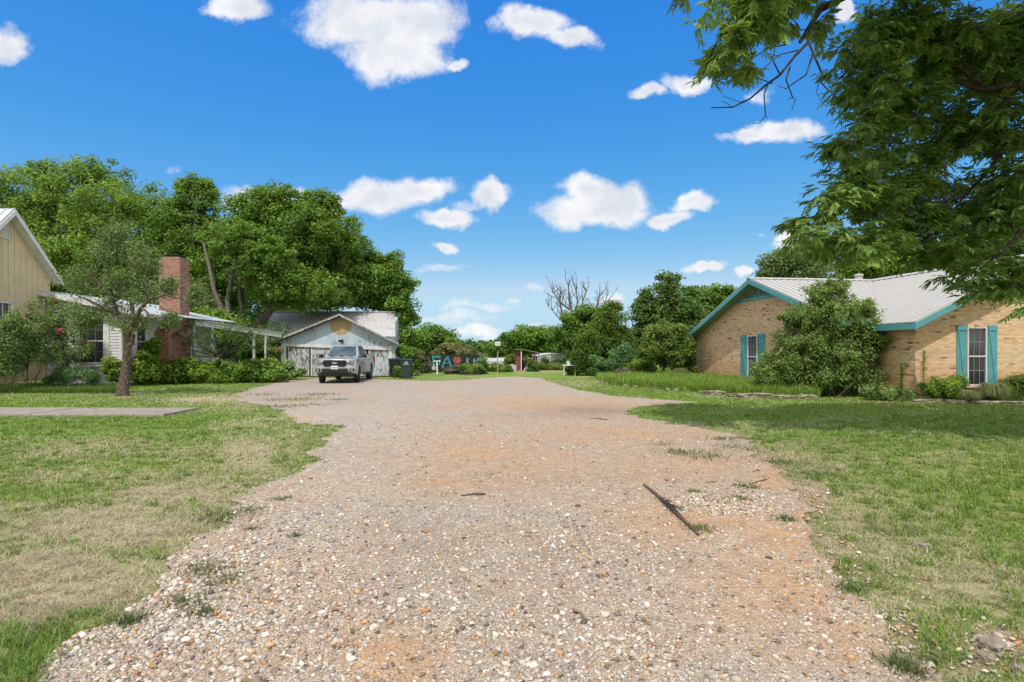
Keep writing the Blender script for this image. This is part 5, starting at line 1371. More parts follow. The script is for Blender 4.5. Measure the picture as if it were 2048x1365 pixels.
limbs(pec[3], [([(486,745), (492,690), (510,655), (535,630), (560,590), (580,540), (590,510), (600,470, 1)], [11, 10, 9, 9, 7, 6, 5, 3]), ([(560,590), (548,560), (570,500, 1), (560,440, 1)], [5, 4, 3, 2]), ([(585,530), (630,510), (670,490)], [4, 3, 1.5])], 36.5)
limbs(pec[1], [([(372,748), (374,650), (384,580), (386,500), (390,440), (394,390)], [11, 9, 7, 6, 4, 2]), ([(384,580), (340,520), (320,470)], [5, 3, 1]), ([(386,520), (420,480), (440,430)], [4, 3, 1])], 39)
# ground storey greenery in the dark gap behind the walkway
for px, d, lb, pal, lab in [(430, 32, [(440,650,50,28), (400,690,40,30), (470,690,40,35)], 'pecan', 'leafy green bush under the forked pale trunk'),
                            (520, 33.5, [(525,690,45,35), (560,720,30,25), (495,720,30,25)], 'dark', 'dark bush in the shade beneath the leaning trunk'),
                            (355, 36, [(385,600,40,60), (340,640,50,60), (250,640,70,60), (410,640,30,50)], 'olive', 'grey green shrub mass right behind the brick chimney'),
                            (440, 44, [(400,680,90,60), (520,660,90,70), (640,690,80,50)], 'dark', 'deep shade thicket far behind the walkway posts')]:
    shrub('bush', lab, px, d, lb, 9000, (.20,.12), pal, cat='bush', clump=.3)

# -- small front tree on the left lawn
def oak():
    d = 18.45; s = d/F; base = Vector(((245-1024)*s, d, 0))
    t = thing('small_tree', 'small front yard tree with rough trunk and thin grey green crown', 'tree', base)
    lobes = [(165,560,50,42), (215,500,50,40), (245,472,44,30), (288,520,36,42), (285,590,34,44), (205,618,60,34), (170,640,30,22), (262,640,46,32), (335,575,18,22), (240,560,50,44), (392,590,16,22), (340,640,14,12)]
    C = []; T_ = []; tw = MB()
    def P(px, py, dd=0): return at(px, py, d+dd)-base
    main = [([(245,795), (246,780), (252,740), (255,700), (254,672), (252,655)], [14, 10.5, 8.5, 7.5, 7.5, 7]),
            ([(252,665), (240,640), (228,610, .3), (220,570, .4), (222,530, .4)], [6, 4.5, 3.8, 3, 2]),
            ([(255,668), (270,640, -.2), (283,615, -.3), (300,598, -.4), (330,590, -.5), (355,575, -.5)], [6, 4.5, 3.5, 2.6, 1.8, 1]),
            ([(268,640), (262,600, .2), (255,560, .3), (250,500, .3)], [4, 3.5, 2.5, 1.5]),
            ([(228,610, .3), (200,570), (180,545), (150,530)], [4, 3, 2, 1]), ([(235,630), (205,615, -.4), (175,600, -.6), (150,590, -.7)], [3.5, 3, 2, 1]),
            ([(300,598, -.4), (290,560, -.4), (296,530, -.4)], [2, 1.5, .8]), ([(222,560, .4), (235,520, .4), (228,480, .4), (215,455, .3)], [3, 2.4, 1.5, .8]),
            ([(220,540, .4), (195,510, .6), (185,480, .6)], [2.5, 1.8, 1]), ([(283,615, -.3), (300,630, -.6), (330,640, -.8)], [2.5, 1.8, 1]), ([(330,590, -.5), (370,600, -.6), (400,610, -.6)], [2, 1.5, .7]),
            ([(262,690), (266,672), (264,668)], [5, 4, 3])]
    for pts, rs in main: tw.tube([P(*p) for p in pts], [r*s for r in rs], 9)
    ends = []
    for px, py, rx, ry in lobes:
        c = np.array(P(px, py)); r = np.array([rx*s, rx*s*.9, ry*s])
        for k in range(30):
            o = rand_dirs(1)[0]*(.30+.75*RNG.random()); p = c+o*r
            tw.tube([c+(p-c)*.25, c+(p-c)*.65+RNG.normal(0, .04, 3), p], [.009, .006, .003], 3)
            m_ = int(54*(.5+RNG.random())); u = RNG.random(m_)**.6
            Q = c+(p-c)*(.45+.6*u[:, None])+RNG.normal(0, .11, (m_, 3)); C.append(Q); T_.append(np.full(m_, .35+.3*RNG.random()))
    C = np.concatenate(C); T_ = np.concatenate(T_)
    V, Q = leaf_quads(C, rand_dirs(len(C)), .085, .034, .5, .2); nmesh('crown', V, Q, M['leaf_dull'], np.repeat(pal_cols(len(C), T_, PAL['olive']), 4, 0), t)
    tw.build('trunk', M['bark'], t, smooth=60)
oak()

# -- crepe myrtles against the cream house
def myrtle(label, px, d, lobes, n=9000, flower=0, pal='myrtle'):
    t = shrub('crepe_myrtle', label, px, d, lobes, n, (.075,.04), pal, group='shrubs before the cream house', tr_r=.028, stems=4, clump=.30, mat='leaf_dull', flat=1.1)
    if flower:
        s = d/F; b = t.location; k = 160
        pos = []
        for _ in range(flower):
            lb = random.choice(lobes); p = np.array(at(lb[0]+random.uniform(-.8, .8)*lb[2], lb[1]-lb[3]*random.uniform(.5, 1.0), d+random.uniform(-.4, .1))-b); pos = p+RNG.normal(0, (.02, .02, .035), (130, 3)); V, Q = leaf_quads(pos, rand_dirs(len(pos)), .05, .03); nmesh('flower', V, Q, M['leaf_dull'], np.repeat(np.array([.30,.10,.06])*(.5+RNG.random((len(pos), 1))), 4, 0), t)
    return t
myrtle('bushy shrub with tan tips at the far left edge', 5, 19.6, [(15,680,32,45), (5,730,25,30), (40,650,18,25), (20,640,14,18)], 9000, 2)
myrtle('open branched crepe myrtle with bare lower stems before the cream wall', 62, 20.6, [(60,685,26,36), (82,660,16,34), (45,720,26,18), (98,705,20,22), (68,622,8,20)], 7000, 1)
mt = myrtle('tall crepe myrtle with one pink bloom beside the white house window', 130, 21.6, [(128,655,30,42), (108,622,14,22), (152,630,20,22), (135,705,30,34), (172,700,9,16), (100,600,10,14)], 8500, 3)
pos = np.array(at(118, 662, 20.9)-mt.location)+RNG.normal(0, .045, (260, 3)); V, Q = leaf_quads(pos, rand_dirs(260), .05, .04); nmesh('pink_bloom', V, Q, M['leaf_dull'], np.repeat(np.array([.62,.13,.20])*(.6+.6*RNG.random((260, 1))), 4, 0), mt)
shrub('fern', 'low feathery dark green plant under the white house window', 145, 21.2, [(130,750,30,18), (165,755,28,16), (105,762,18,12)], 6000, (.09,.025), 'blue', cat='fern', up=.3)
shrub('bush', 'small bright bush at the white corner board', 228, 21.5, [(228,735,14,20), (232,755,16,14)], 3500, (.09,.06), 'lime', cat='bush')
# -- hedge row in front of the walkway
HG = 'shrubs of the bright hedge row before the walkway'
for px, d, lb, n, pal, lab in [
    (285, 23.8, [(280,740,30,24), (262,750,20,18), (298,715,18,22), (308,690,12,18)], 9000, 'lime', 'tall yellow green shoot bush right of the small tree trunk'),
    (340, 25.0, [(335,748,34,24), (360,735,22,20), (318,755,20,14)], 9000, 'lime', 'rounded bright green hedge shrub below the brick chimney'),
    (400, 25.6, [(395,745,30,24), (420,750,22,20)], 8000, 'lime', 'light green hedge shrub left of the mimosa trunk'),
    (470, 26.0, [(465,748,34,20), (490,745,24,22), (445,750,20,18)], 9000, 'pecan_hi', 'mid green dense hedge shrub under the mimosa fronds'),
    (530, 26.2, [(525,742,28,26), (550,748,22,20), (505,750,20,16)], 8500, 'pecan_hi', 'hedge shrub with pale spots near the walkway end'),
    (572, 28.0, [(570,742,20,20), (590,748,18,10), (555,735,14,14)], 5000, 'shrub', 'low straggly bush at the garage door corner')]:
    shrub('hedge_shrub', lab, px, d, lb, n, (.13,.085), pal, cat='shrub', group=HG, clump=.3)
shrub('oleander', 'dark bush with orange red blossoms against the blue wall', 548, 28.6, [(548,705,14,20), (540,725,16,16)], 3500, (.13,.04), 'blue', cat='bush')
hb = [o for o in COL.objects if o.name.startswith('oleander')][0]
pos = np.array(at(550, 700, 28.2)-hb.location)+RNG.normal(0, (.20,.1,.14), (90, 3)); V, Q = leaf_quads(pos, rand_dirs(90), .07, .06); nmesh('blossom', V, Q, M['leaf_dull'], np.repeat(np.array([.55,.14,.06])*(.6+.6*RNG.random((90, 1))), 4, 0), hb)
def mimosa():
    d = 25.9; s = d/F; base = Vector(((440-1024)*s, d, 0)); t = thing('mimosa_tree', 'young mimosa with arching feathery blue green fronds', 'tree', base)
    w = MB(); C = []; A = []
    tips = [(350,668,385,640), (345,700,395,655), (370,690,400,660), (385,665,420,690), (410,700,430,665), (420,655,470,690), (450,650,490,680), (470,640,520,675), (490,650,540,690), (440,720,450,690), (480,700,510,660), (500,690,460,640), (520,650,505,690),
            (400,640,345,655), (430,700,380,710), (460,690,430,740), (480,690,470,740), (500,700,530,670), (370,720,350,690), (455,660,415,640)]
    for i, (px, py, qx, qy) in enumerate(tips):
        a = at(440, 715, d+RNG.normal(0, .3))-base; m_ = at(px, py, d+RNG.normal(0, .5))-base; b = at(qx, qy+8, d+RNG.normal(0, .6))-base
        P = [a, a.lerp(m_, .6)+Vector((0, 0, .12)), m_, b]; w.tube(P, [.03, .02, .012, .004], 5)
        for k in range(16):
            u = RNG.random(); c = Vector(m_).lerp(b, u) if RNG.random() < .7 else a.lerp(m_, .5+.5*u)
            dv = Vector(rand_dirs(1)[0]); dv.z = dv.z*.3-.25; dv.normalize(); L2 = .22+.25*RNG.random()
            for q in np.linspace(.1, 1, 13):
                for sd_ in (-1, 1):
                    side = dv.cross(Vector((0, 0, 1))).normalized()*sd_; p = c+dv*L2*q+Vector((0, 0, -.12*q*q))
                    C.append(p+side*.045); A.append((side*.9+dv*.3))
    C = np.array([tuple(c) for c in C]); A = np.array([tuple(a) for a in A]); V, Q = leaf_quads(C, np.tile([0, 0, 1.0], (len(C), 1)), .12, .030, .9, .1, .25, A)
    nmesh('crown', V, Q, M['leaf'], np.repeat(pal_cols(len(C), .5*np.ones(len(C)), PAL['blue']), 4, 0), t)
    w.tube([(0, 0, 0), (.02, 0, .6), (0, 0, 1.25)], [.05, .045, .03], 7); w.build('trunk', M['bark_dark'], t)
mimosa()

# -- middle distance left of centre
plant('tree', 'rounded mid green tree beyond the trash bin', 'tree', 850, 58, [(850,680,42,26), (885,680,28,24), (830,695,30,24), (895,700,30,20)], 16000, (.28,.18), 'pecan', tr_r=.2, clump=.3)
plant('tree', 'low dark tree tapering down left of the birdhouse', 'tree', 930, 70, [(925,694,26,10), (950,699,16,7), (915,700,20,10)], 6000, (.3,.2), 'dark', tr_r=.15)
plant('vine_bush', 'pale yellow flowering vine mass above the mural board', 'bush', 905, 42, [(900,700,26,12), (935,708,26,9), (880,708,18,8), (962,722,14,16)], 9000, (.14,.09), 'tan', tr_r=.05, crown_name='foliage', trunk_name='stem')
for px, d, lb, n, pal, lab in [
    (812, 33, [(812,715,22,20), (806,740,14,18), (822,735,12,20)], 7000, 'pecan', 'green thicket filling behind the trash bin'),
    (842, 36, [(840,722,14,18), (846,735,12,12)], 4500, 'purple', 'greyish purple bush at the left end of the mural'),
    (862, 31.8, [(0,0,0,0)], 0, '', ''),
    (797, 30.3, [(795,744,9,10), (802,750,8,7)], 1600, 'pecan', 'small bush growing between the garage corner and the green bin'),
    (905, 35.2, [(898,741,13,5), (912,737,11,6), (920,742,12,5)], 4500, 'purple', 'sprawling greyish lavender bush before the painted letters'),
    (930, 34.6, [(932,738,12,7), (945,740,14,6), (956,737,9,9)], 5500, 'pecan_hi', 'lush green planting at the right end of the mural'),
    (968, 35.5, [(964,732,8,15), (960,745,12,8)], 3500, 'blue', 'broad leaved pale plant right of the mural'),
    (987, 39.5, [(985,738,24,8), (1000,739,16,7), (975,740,14,7)], 6000, 'yellow', 'yellow green bushes round the birdhouse pole'),
    (1014, 38.5, [(1016,740,9,7), (1008,742,8,6)], 2500, 'pecan', 'small round bush right of the birdhouse pole'),
    (1023, 43, [(1022,722,10,13), (1016,728,8,10)], 3000, 'yellow', 'yellowish bush at the red shed left wall'),
    (1055, 40.2, [(1058,722,9,8)], 1400, 'tan', 'tan leafed plant under the shed roof'),
    (1065, 39.0, [(1067,735,11,11), (1072,742,9,6)], 3500, 'dark', 'dark green bush in front of the shed'),
    (1095, 42, [(1085,738,14,8), (1105,737,16,7), (1128,738,16,8)], 6000, 'yellow', 'weedy yellow green growth before the hoop greenhouse'),
    (1110, 44, [(1092,722,10,7), (1120,724,12,7), (1138,722,10,12)], 2600, 'blue', 'climbing green vines over the greenhouse mesh')]:
    if n: shrub('bush', lab, px, d, lb, n, (.14,.09), pal, cat='bush', clump=.32)
b_ = MB(); p = at(955, 747, 34.0)
for k in range(10): b_.box(p.x-1.1+k*.13, p.x-1.04+k*.13, p.y, p.y+.04, 0, .22)
b_.box(p.x-1.15, p.x+.25, p.y-.02, p.y+.0, .16, .20); tag(b_.build('garden_border', M['dark_wood']), 'low dark slatted border edging the green planting', 'border')

# -- trees right of centre
plant('tree', 'broad dense tree behind the red shed', 'tree', 1050, 62, [(1040,680,36,22), (1075,680,40,24), (1010,695,26,16), (1100,690,30,26), (1060,665,26,12), (985,702,16,10)], 22000, (.28,.18), 'pecan', tr_r=.3, clump=.26)
plant('tree', 'dark rounded tree below the bare grey branches', 'tree', 1150, 44, [(1150,660,36,34), (1132,678,22,18), (1180,640,30,30), (1165,690,30,30), (1200,640,26,26)], 20000, (.2,.13), 'pecan', tr_r=.2)
def dead_tree():
    d = 48; base = Vector(((1150-1024)*d/F, d, 0)); t = thing('dead_tree', 'leafless grey tree with upright bare branches', 'tree', base); w = MB()
    P = lambda x, y, dd=0: at(x, y, d+dd)-base
    mains = [[(1150,745), (1148,690), (1146,640), (1140,600), (1136,570)], [(1148,690), (1130,650), (1112,630), (1095,610)], [(1146,650), (1160,620), (1170,590), (1176,575)], [(1148,670), (1180,640), (1196,610), (1200,585)], [(1140,620), (1120,605), (1110,590), (1104,583)], [(1150,660), (1155,600), (1150,575)],[(1130,650),(1118,600),(1122,575)],[(1180,640),(1205,620),(1215,590)]]
    for i, m_ in enumerate(mains):
        Q = [P(x, y, .5*(i % 3-1)) for x, y in m_]; r0 = .22 if i == 0 else .10; w.tube(Q, [r0*(1-.85*k/(len(Q)-1)) for k in range(len(Q))], 6)
        for k in range(1, len(Q)):
            for j in range(5):
                a = Q[k-1].lerp(Q[k], RNG.random()); tip = a+Vector((RNG.normal(0, .4), RNG.normal(0, .4), .5+.9*RNG.random())); mm = a.lerp(tip, .5)+Vector((RNG.normal(0, .12), 0, -.05))
                w.tube([a, mm, tip], [.035, .025, .010], 4)
                for _ in range(2):
                    c = mm.lerp(tip, RNG.random()); w.tube([c, c+Vector((RNG.normal(0, .22), RNG.normal(0, .2), .2+.25*RNG.random()))], [.016, .007], 3)
    w.build('trunk', M['bark_grey'], t)
dead_tree()
plant('cedar_tree', 'rounded yellow green cedar nearest the drive end', 'tree', 1180, 33, [(1168,700,24,28), (1180,680,20,16), (1160,725,22,22), (1185,735,20,22)], 17000, (.11,.06), 'cedar', tr_r=.08, clump=.3, ncl=30, inner=.3)
plant('cedar_tree', 'taller rich green cedar behind the nearest one', 'tree', 1225, 36, [(1222,650,30,32), (1235,685,32,30), (1205,690,28,30), (1228,620,20,16), (1240,710,24,20)], 24000, (.13,.07), 'cedar', tr_r=.12, clump=.28, ncl=30)
plant('shade_tree', 'tall loose topped tree right of the cedars', 'tree', 1325, 38, [(1335,570,26,26), (1305,600,26,32), (1350,610,40,40), (1300,650,40,45), (1345,670,45,50), (1380,640,30,40), (1285,625,24,30), (1270,690,26,40), (1385,590,20,16)], 27000, (.19,.11), 'dark', tr_r=.22, clump=.21, ncl=44, inner=.15)
plant('shade_tree', 'fine leaved tree right behind the teal gable peak', 'tree', 1430, 46, [(1420,600,34,28), (1450,590,24,22), (1395,620,30,30), (1460,625,30,40)], 16000, (.2,.13), 'pecan', tr_r=.2)
plant('fruit_tree', 'slim dark trunked small tree with yellow green leaves at the bed', 'tree', 1327, 28.5, [(1325,690,36,34), (1350,675,30,26), (1300,705,24,26), (1340,715,32,22), (1365,700,20,22), (1315,665,24,20)], 20000, (.11,.07), 'yellow', tr_r=.06, fork=.6, clump=.26, bark='bark_dark')
plant('shade_tree', 'dark leaved tree close to the brick house corner', 'tree', 1363, 31, [(1375,705,18,34), (1360,720,20,20), (1385,680,14,26)], 9000, (.13,.08), 'dark', tr_r=.15, fork=.8, bark='bark_dark')
for px, d, lb, n, pal, lab in [
    (1196, 30.0, [(1196,735,14,18), (1190,722,10,10)], 5000, 'blue', 'dark blue green rounded shrub at the corner of the grass bed'),
    (1230, 31.5, [(1225,725,22,22), (1250,710,26,20), (1245,735,22,18)], 9000, 'blue', 'tall dense green shrub behind the bed'),
    (1275, 30.0, [(1272,735,20,14), (1290,730,16,14), (1300,742,14,8)], 7000, 'lime', 'pale leaved bright plant in the middle of the bed'),
    (1255, 29.0, [(1252,745,16,7), (1238,748,12,5)], 2500, 'purple', 'low purplish weeds at the left of the bed'),
    (1143, 33.5, [(1140,738,9,9), (1148,748,12,7), (1150,728,10,14)], 3500, 'shrub', 'shrub with white blooms at the end of the hedge'),
    (1385, 28.8, [(1385,745,12,8), (1372,748,12,6), (1360,742,14,8)], 3500, 'lime', 'grassy clump at the foot of the brick corner')]:
    shrub('bush', lab, px, d, lb, n, (.11,.06), pal, cat='bush', clump=.32)
# trees behind the brick house
plant('tree', 'sparse twiggy tree behind the left part of the white roof', 'tree', 1590, 42, [(1575,520,45,25), (1545,540,28,20), (1620,510,30,30), (1600,550,60,25), (1530,548,18,10)], 12000, (.22,.11), 'olive', tr_r=.16, clump=.3)
plant('tree', 'bright yellow green tree showing over the roof valley', 'tree', 1780, 44, [(1760,540,70,35), (1830,530,60,32), (1700,545,40,22), (1880,540,50,26), (1790,505,50,20)], 30000, (.24,.13), 'lime', tr_r=.25, clump=.24, ncl=30)
plant('tree', 'dark tree behind the right end of the house roof', 'tree', 1990, 46, [(1980,500,70,50), (2050,480,60,60), (1920,510,40,30), (1660,480,36,26,-4)], 18000, (.24,.13), 'dark', tr_r=.25)
# big shrub before the brick house
plant('large_shrub', 'very large loose green shrub hiding the middle of the brick house', 'shrub', 1650, 18.6,
      [(1650,640,58,50), (1650,598,38,28), (1700,635,38,40), (1600,695,50,50), (1560,740,45,40), (1660,720,70,60), (1730,690,45,55), (1620,755,60,35), (1700,760,50,30), (1535,755,28,28), (1745,680,22,36), (1600,640,26,30), (1672,575,22,14), (1735,622,12,16), (1578,640,16,18)],
      66000, (.080,.042), 'bigshrub', tr_r=.05, stems=6, clump=.17, ncl=80, spray=150, crown_name='foliage', trunk_name='stem', flat=1.0, basew=3.0, inner=.35)
shrub('bush', 'round bright bush left of the shuttered window', 1890, 16.6, [(1888,775,32,20), (1910,765,20,16), (1862,780,18,14)], 9000, (.07,.032), 'lime', cat='bush', clump=.3)
shrub('bush', 'feathery yellow green bush at the right frame edge', 2020, 16.7, [(2020,778,32,16), (2050,770,30,20)], 9000, (.07,.03), 'yellow', cat='bush', clump=.3)
shrub('bush', 'low dark bush at the foot of the large loose shrub', 1765, 16.9, [(1760,785,32,12), (1800,788,26,10)], 5000, (.07,.035), 'shrub', cat='bush', clump=.3)
def weed(px, d, h, label, n=420):
    base = Vector(((px-1024)/F*d, d, 0)); t = thing('tall_weed', label, 'weed', base, 0, 'tall leafy weed stalks at the brick wall'); w = MB()
    w.tube([(0, 0, 0), (.02, 0, h*.5), (.05, .02, h)], [.012, .009, .004], 5); w.build('stem', M['bark'], t)
    u = RNG.random(n); a = RNG.random(n)*6.28; r = (.20*(1-.6*u))*h*.45
    c = np.stack([.03*u+np.cos(a)*r*.5, np.sin(a)*r*.5, h*(.06+.94*u)], 1); ax = np.stack([np.cos(a), np.sin(a), .35-1.2*RNG.random(n)*.8], 1)
    V, Q = leaf_quads(c, np.tile([0, 0, 1.0], (n, 1)), .14, .020, .6, .25, .3, ax); nmesh('foliage', V, Q, M['leaf_dull'], np.repeat(pal_cols(n, .6*np.ones(n), PAL['shrub']), 4, 0), t)
weed(1802, 16.6, 1.15, 'tall leafy weed stalk left of the brick corner'); weed(1846, 16.5, 1.55, 'tallest weed stalk standing just right of the brick corner'); weed(1755, 16.6, .95, 'weed stalk against the dark side of the large shrub'); weed(1965, 16.2, .55, 'short weed stalk in front of the shuttered window', 160)
def ogras(px, d, r, label):
    n = 900; base = Vector(((px-1024)/F*d, d, 0)); a = RNG.random(n)*6.28; rr = r*(.3+.7*RNG.random(n)); h = r*(.5+.6*RNG.random(n)); V = []; wd = .006
    o = np.stack([np.cos(a), np.sin(a), 0*a], 1); sd = np.stack([-np.sin(a), np.cos(a), 0*a], 1)*wd; z = np.array([0, 0, 1.0]); b = o*.06*RNG.random((n, 1))
    P = [b-sd, b+sd, b+o*rr[:, None]*.45+z*h[:, None]*.85+sd, b+o*rr[:, None]*.45+z*h[:, None]*.85-sd, b+o*rr[:, None]+z*h[:, None]*.45]
    V = np.stack(P, 1).reshape(-1, 3); i = 5*np.arange(n); T = np.concatenate([np.stack([i, i+1, i+2], 1), np.stack([i, i+2, i+3], 1), np.stack([i+3, i+2, i+4], 1)])
    t = nmesh('ornamental_grass', V, T, M['blade'], np.repeat(np.array([.20,.24,.10])*(.6+.7*RNG.random((n, 1))), 5, 0)); t.location = base; tag(t, label, 'grass clump')
ogras(1985, 16.2, .62, 'arching pale grass clump below the right shutter'); ogras(1935, 16.1, .40, 'smaller arching grass clump under the window')
ogras(1360, 27.5, .7, 'pale arching grass clump at the bed near the brick corner')

# far woods closing the horizon
def woods():
    n = 60000; a = RNG.uniform(-1.25, 1.25, n); R_ = 105+45*RNG.random(n); x = R_*np.sin(a)*1.25; y = R_*np.cos(a)*.9+20
    top = 1.6+1.5*fbm(x, y, .05, 3)+1.2*fbm(x, y, .2, 2); z = top*RNG.random(n)**.7
    C = np.stack([x, y, z], 1); V, Q = leaf_quads(C, rand_dirs(n), 1.0, .7, .5, .1); tag(nmesh('far_woods', V, Q, M['leaf'], np.repeat(pal_cols(n, fbm(x, y, .15, 3), PAL['dark']), 4, 0)), 'low continuous belt of far green woods on the horizon', 'woods', kind='stuff')
woods()
x, y = scatter(700, 2.4, 22, -.9, .9)
V, Q = leaf_quads(np.stack([x, y, np.full(len(x), .022)], 1), rand_dirs(len(x)), .045, .022, 3.0, 0, .5)
tag(nmesh('fallen_leaves', V, Q, M['leaf_dull'], np.repeat(np.array([.34,.22,.11])*(.6+.8*RNG.random((len(x), 1))), 4, 0)), 'small dry brown fallen leaves strewn over drive and lawn', 'leaves', kind='stuff')

# ================================================================== foreground pecan overhead on the right
def big_pecan():
    KT = 1.3; base = Vector((12.9, 9.9, 0)); t = thing('overhanging_pecan_tree', 'large dark pecan hanging over the lawn at upper right', 'tree', base)
    P = lambda px, py, d: at(px, py, d*KT)-base
    w = MB(); C = []; A = []; NRM = []; TN = []
    fork = Vector((-.3, .2, 4.9)); w.tube([(0, 0, -.1), (0, 0, .5), (-.1, .1, 2.6), fork], [.62, .46, .40, .36], 14)
    lobes = [(1495,35,75,50,6.3,1), (1440,100,36,45,6.3,1), (1490,120,26,30,6.4,.6), (1565,10,80,28,6.6,1), (1640,28,40,34,7,.5), (1400,30,16,14,6.2,.3), (1500,-60,160,60,6.8,1),
             (1700,100,60,40,7.4,.5), (1790,50,90,95,7.6,1), (1900,90,110,100,8,1.1), (2010,100,80,130,8.2,1.1), (1745,160,60,60,7.6,1), (1810,210,80,60,8,1.1), (1770,290,50,50,8,1.), (1900,250,90,70,8.3,1.0), (2000,250,80,80,7.8,.9),
             (1690,350,52,36,7.4,1), (1730,400,70,45,7.6,1), (1640,420,50,34,7.1,1), (1600,468,32,20,6.9,.8), (1665,480,60,30,7.2,1), (1800,370,80,60,8,1.0), (1820,450,90,55,8,1.1), (1930,400,80,80,8.4,.8), (1740,470,60,40,7.6,1),
             (1700,515,36,18,7.3,.6), (1900,500,90,42,7.8,1), (2010,420,70,70,7.6,.9), (1960,545,42,28,7.2,.9), (2015,575,36,26,6.9,1), (2040,530,40,60,7,1), (1935,560,26,20,7.4,.6), (2030,350,60,60,7.5,.8), (2040,612,18,16,6.6,.5), (1690,290,48,36,7.5,1), (1665,385,40,28,7.2,1), (1735,235,45,32,7.5,1), (1850,320,60,40,8.2,1),
             (1700,250,14,14,7.2,.2)]
    # main limbs
    limbs_ = [([fork, P(2150,250,7.8), P(2040,170,7.8), P(1960,180,7.9), P(1880,150,7.9)], [.26, .12, .08, .05, .02]),
              ([fork+Vector((0, 0, .2)), P(2100,-100,8), P(1900,-80,7.6), P(1750,-40,7.1), P(1640,20,6.8), P(1600,85,6.6)], [.26, .17, .12, .08, .05, .025]),
              ([P(2120,300,7.6), P(2010,290,7.8), P(1980,340,7.8), P(1930,390,7.8), P(1840,420,7.7), P(1740,420,7.6), P(1650,450,7.3)], [.08, .05, .04, .032, .025, .018, .010]),
              ([P(2090,400,7.3), P(2030,480,7.2), P(1960,540,7.2)], [.06, .04, .02]), ([P(2030,180,7.8), P(1960,260,8), P(1900,300,8)], [.06, .04, .02]),
              ([P(1980,180,7.9), P(1860,90,7.8), P(1790,60,7.7)], [.05, .035, .02]), ([P(1880,-80,7.6), P(1820,40,7.6)], [.06, .03]), ([P(1700,-20,7), P(1560,-20,6.8), P(1460,40,6.5), P(1420,110,6.4)], [.05, .035, .02, .01]),
              ([P(1930,390,7.8), P(1880,460,7.8), P(1830,490,7.8)], [.03, .02, .01])]
    for pts, rs in limbs_: w.tube(pts, rs, 8)
    for (px, py, rx, ry, d, dens) in lobes:
        s = d*KT/F; c = np.array(P(px, py, d)); r = np.array([rx*s, .95, ry*s]); nb = int(dens*(rx*ry)/105)+2
        for _ in range(nb):
            o = rand_dirs(1)[0]*(.15+.85*RNG.random()**.6); e = c+o*r; st_ = c+o*r*.2+RNG.normal(0, .08, 3)
            v = e-st_; ln = np.linalg.norm(v); e[2] -= .08*ln; m_ = (st_+e)/2+np.array([0, 0, .06])
            if RNG.random() < .5: w.tube([st_, m_, e], [.010, .006, .002], 4)
            for k in range(int(4+ln*7)):
                u = .35+.65*RNG.random(); p = st_*(1-u)**2+2*m_*u*(1-u)+e*u*u
                a = RNG.random()*6.28; dr = np.array([math.cos(a), math.sin(a)*.9, .25-1.6*RNG.random()])+.5*v/(ln+1e-6); dr /= np.linalg.norm(dr)
                side = np.cross(dr, [0, 0, 1.0]); side /= np.linalg.norm(side)+1e-6; nn = np.cross(side, dr)
                Lr = .14+.16*RNG.random(); tone = RNG.random(); ng = 4 if RNG.random() < .6 else 5
                for i in range(ng):
                    q = p+dr*Lr*(.35+.65*i/ng)+np.array([0, 0, -.05*(i/ng)**2])
                    for sg in (-1, 1):
                        la = side*sg*.85+dr*.6+np.array([0, 0, -.25]); la /= np.linalg.norm(la); C.append(q+la*.056); A.append(la); NRM.append(nn*(1 if nn[2] > 0 else -1)); TN.append(tone)
                C.append(p+dr*(Lr+.05)); A.append(dr); NRM.append(nn*(1 if nn[2] > 0 else -1)); TN.append(tone)
    C = np.array(C); A = np.array(A); NR = np.array(NRM)+.45*rand_dirs(len(C)); TN = np.array(TN)
    NR -= A*np.sum(NR*A, 1, keepdims=True); NR /= np.linalg.norm(NR, axis=1, keepdims=True)
    B = np.cross(NR, A); n = len(C); sc = (.75+.5*RNG.random(n))[:, None]; Ln = .070*sc; Wd = .0155*sc
    # six-point leaflet folded along its midrib, tip curved down
    V = np.stack([C-A*Ln, C-A*Ln*.25+B*Wd+NR*Wd*.35, C+A*Ln*.35+B*Wd*.8+NR*Wd*.25, C+A*Ln-NR*Ln*.18, C+A*Ln*.35-B*Wd*.8+NR*Wd*.25, C-A*Ln*.25-B*Wd+NR*Wd*.35], 1).reshape(-1, 3)
    i = 6*np.arange(n); Q = np.concatenate([np.stack([i, i+1, i+2, i+3], 1), np.stack([i, i+3, i+4, i+5], 1)])
    nmesh('crown', V, Q, M['leaf'], np.repeat(pal_cols(n, .25+.5*TN, PAL['near']), 6, 0), t)
    # high canopy above the frame; it shades the lawn
    m_ = 30000; cc = []; 
    for _ in range(400):
        a = RNG.random()*6.28; R_ = 6.8*RNG.random()**.5; x = 10.6+R_*math.cos(a)*1.1; y = 8.6+R_*.50*math.sin(a); z = 7.6+4.2*RNG.random()
        if z-1.55 < .68*y+.4: z = 1.55+.68*y+.5+RNG.random()*1.5
        if y+.62*z > 15.4: continue
        cc.append((x, y, z))
    cc = np.array(cc)-np.array(base); cc = cc[:95]; idx = RNG.integers(0, len(cc), m_); C2 = cc[idx]+rand_dirs(m_)*(np.array([1.15, 1.0, .6])*RNG.random((m_, 1))**.5)
    V, Q = leaf_quads(C2, rand_dirs(m_), .22, .11, .7, .2); nmesh('upper_crown', V, Q, M['leaf'], np.repeat(pal_cols(m_, .4*np.ones(m_), PAL['near']), 4, 0), t)
    for k in range(16):
        e = cc[(k*7) % len(cc)]; w.tube(bend(fork, e, .08), [.2, .13, .09, .06, .03], 6)
    w.build('trunk', M['bark_dark'], t, smooth=60)
    # bare hanging twigs
    z = MB(); D = 8.5
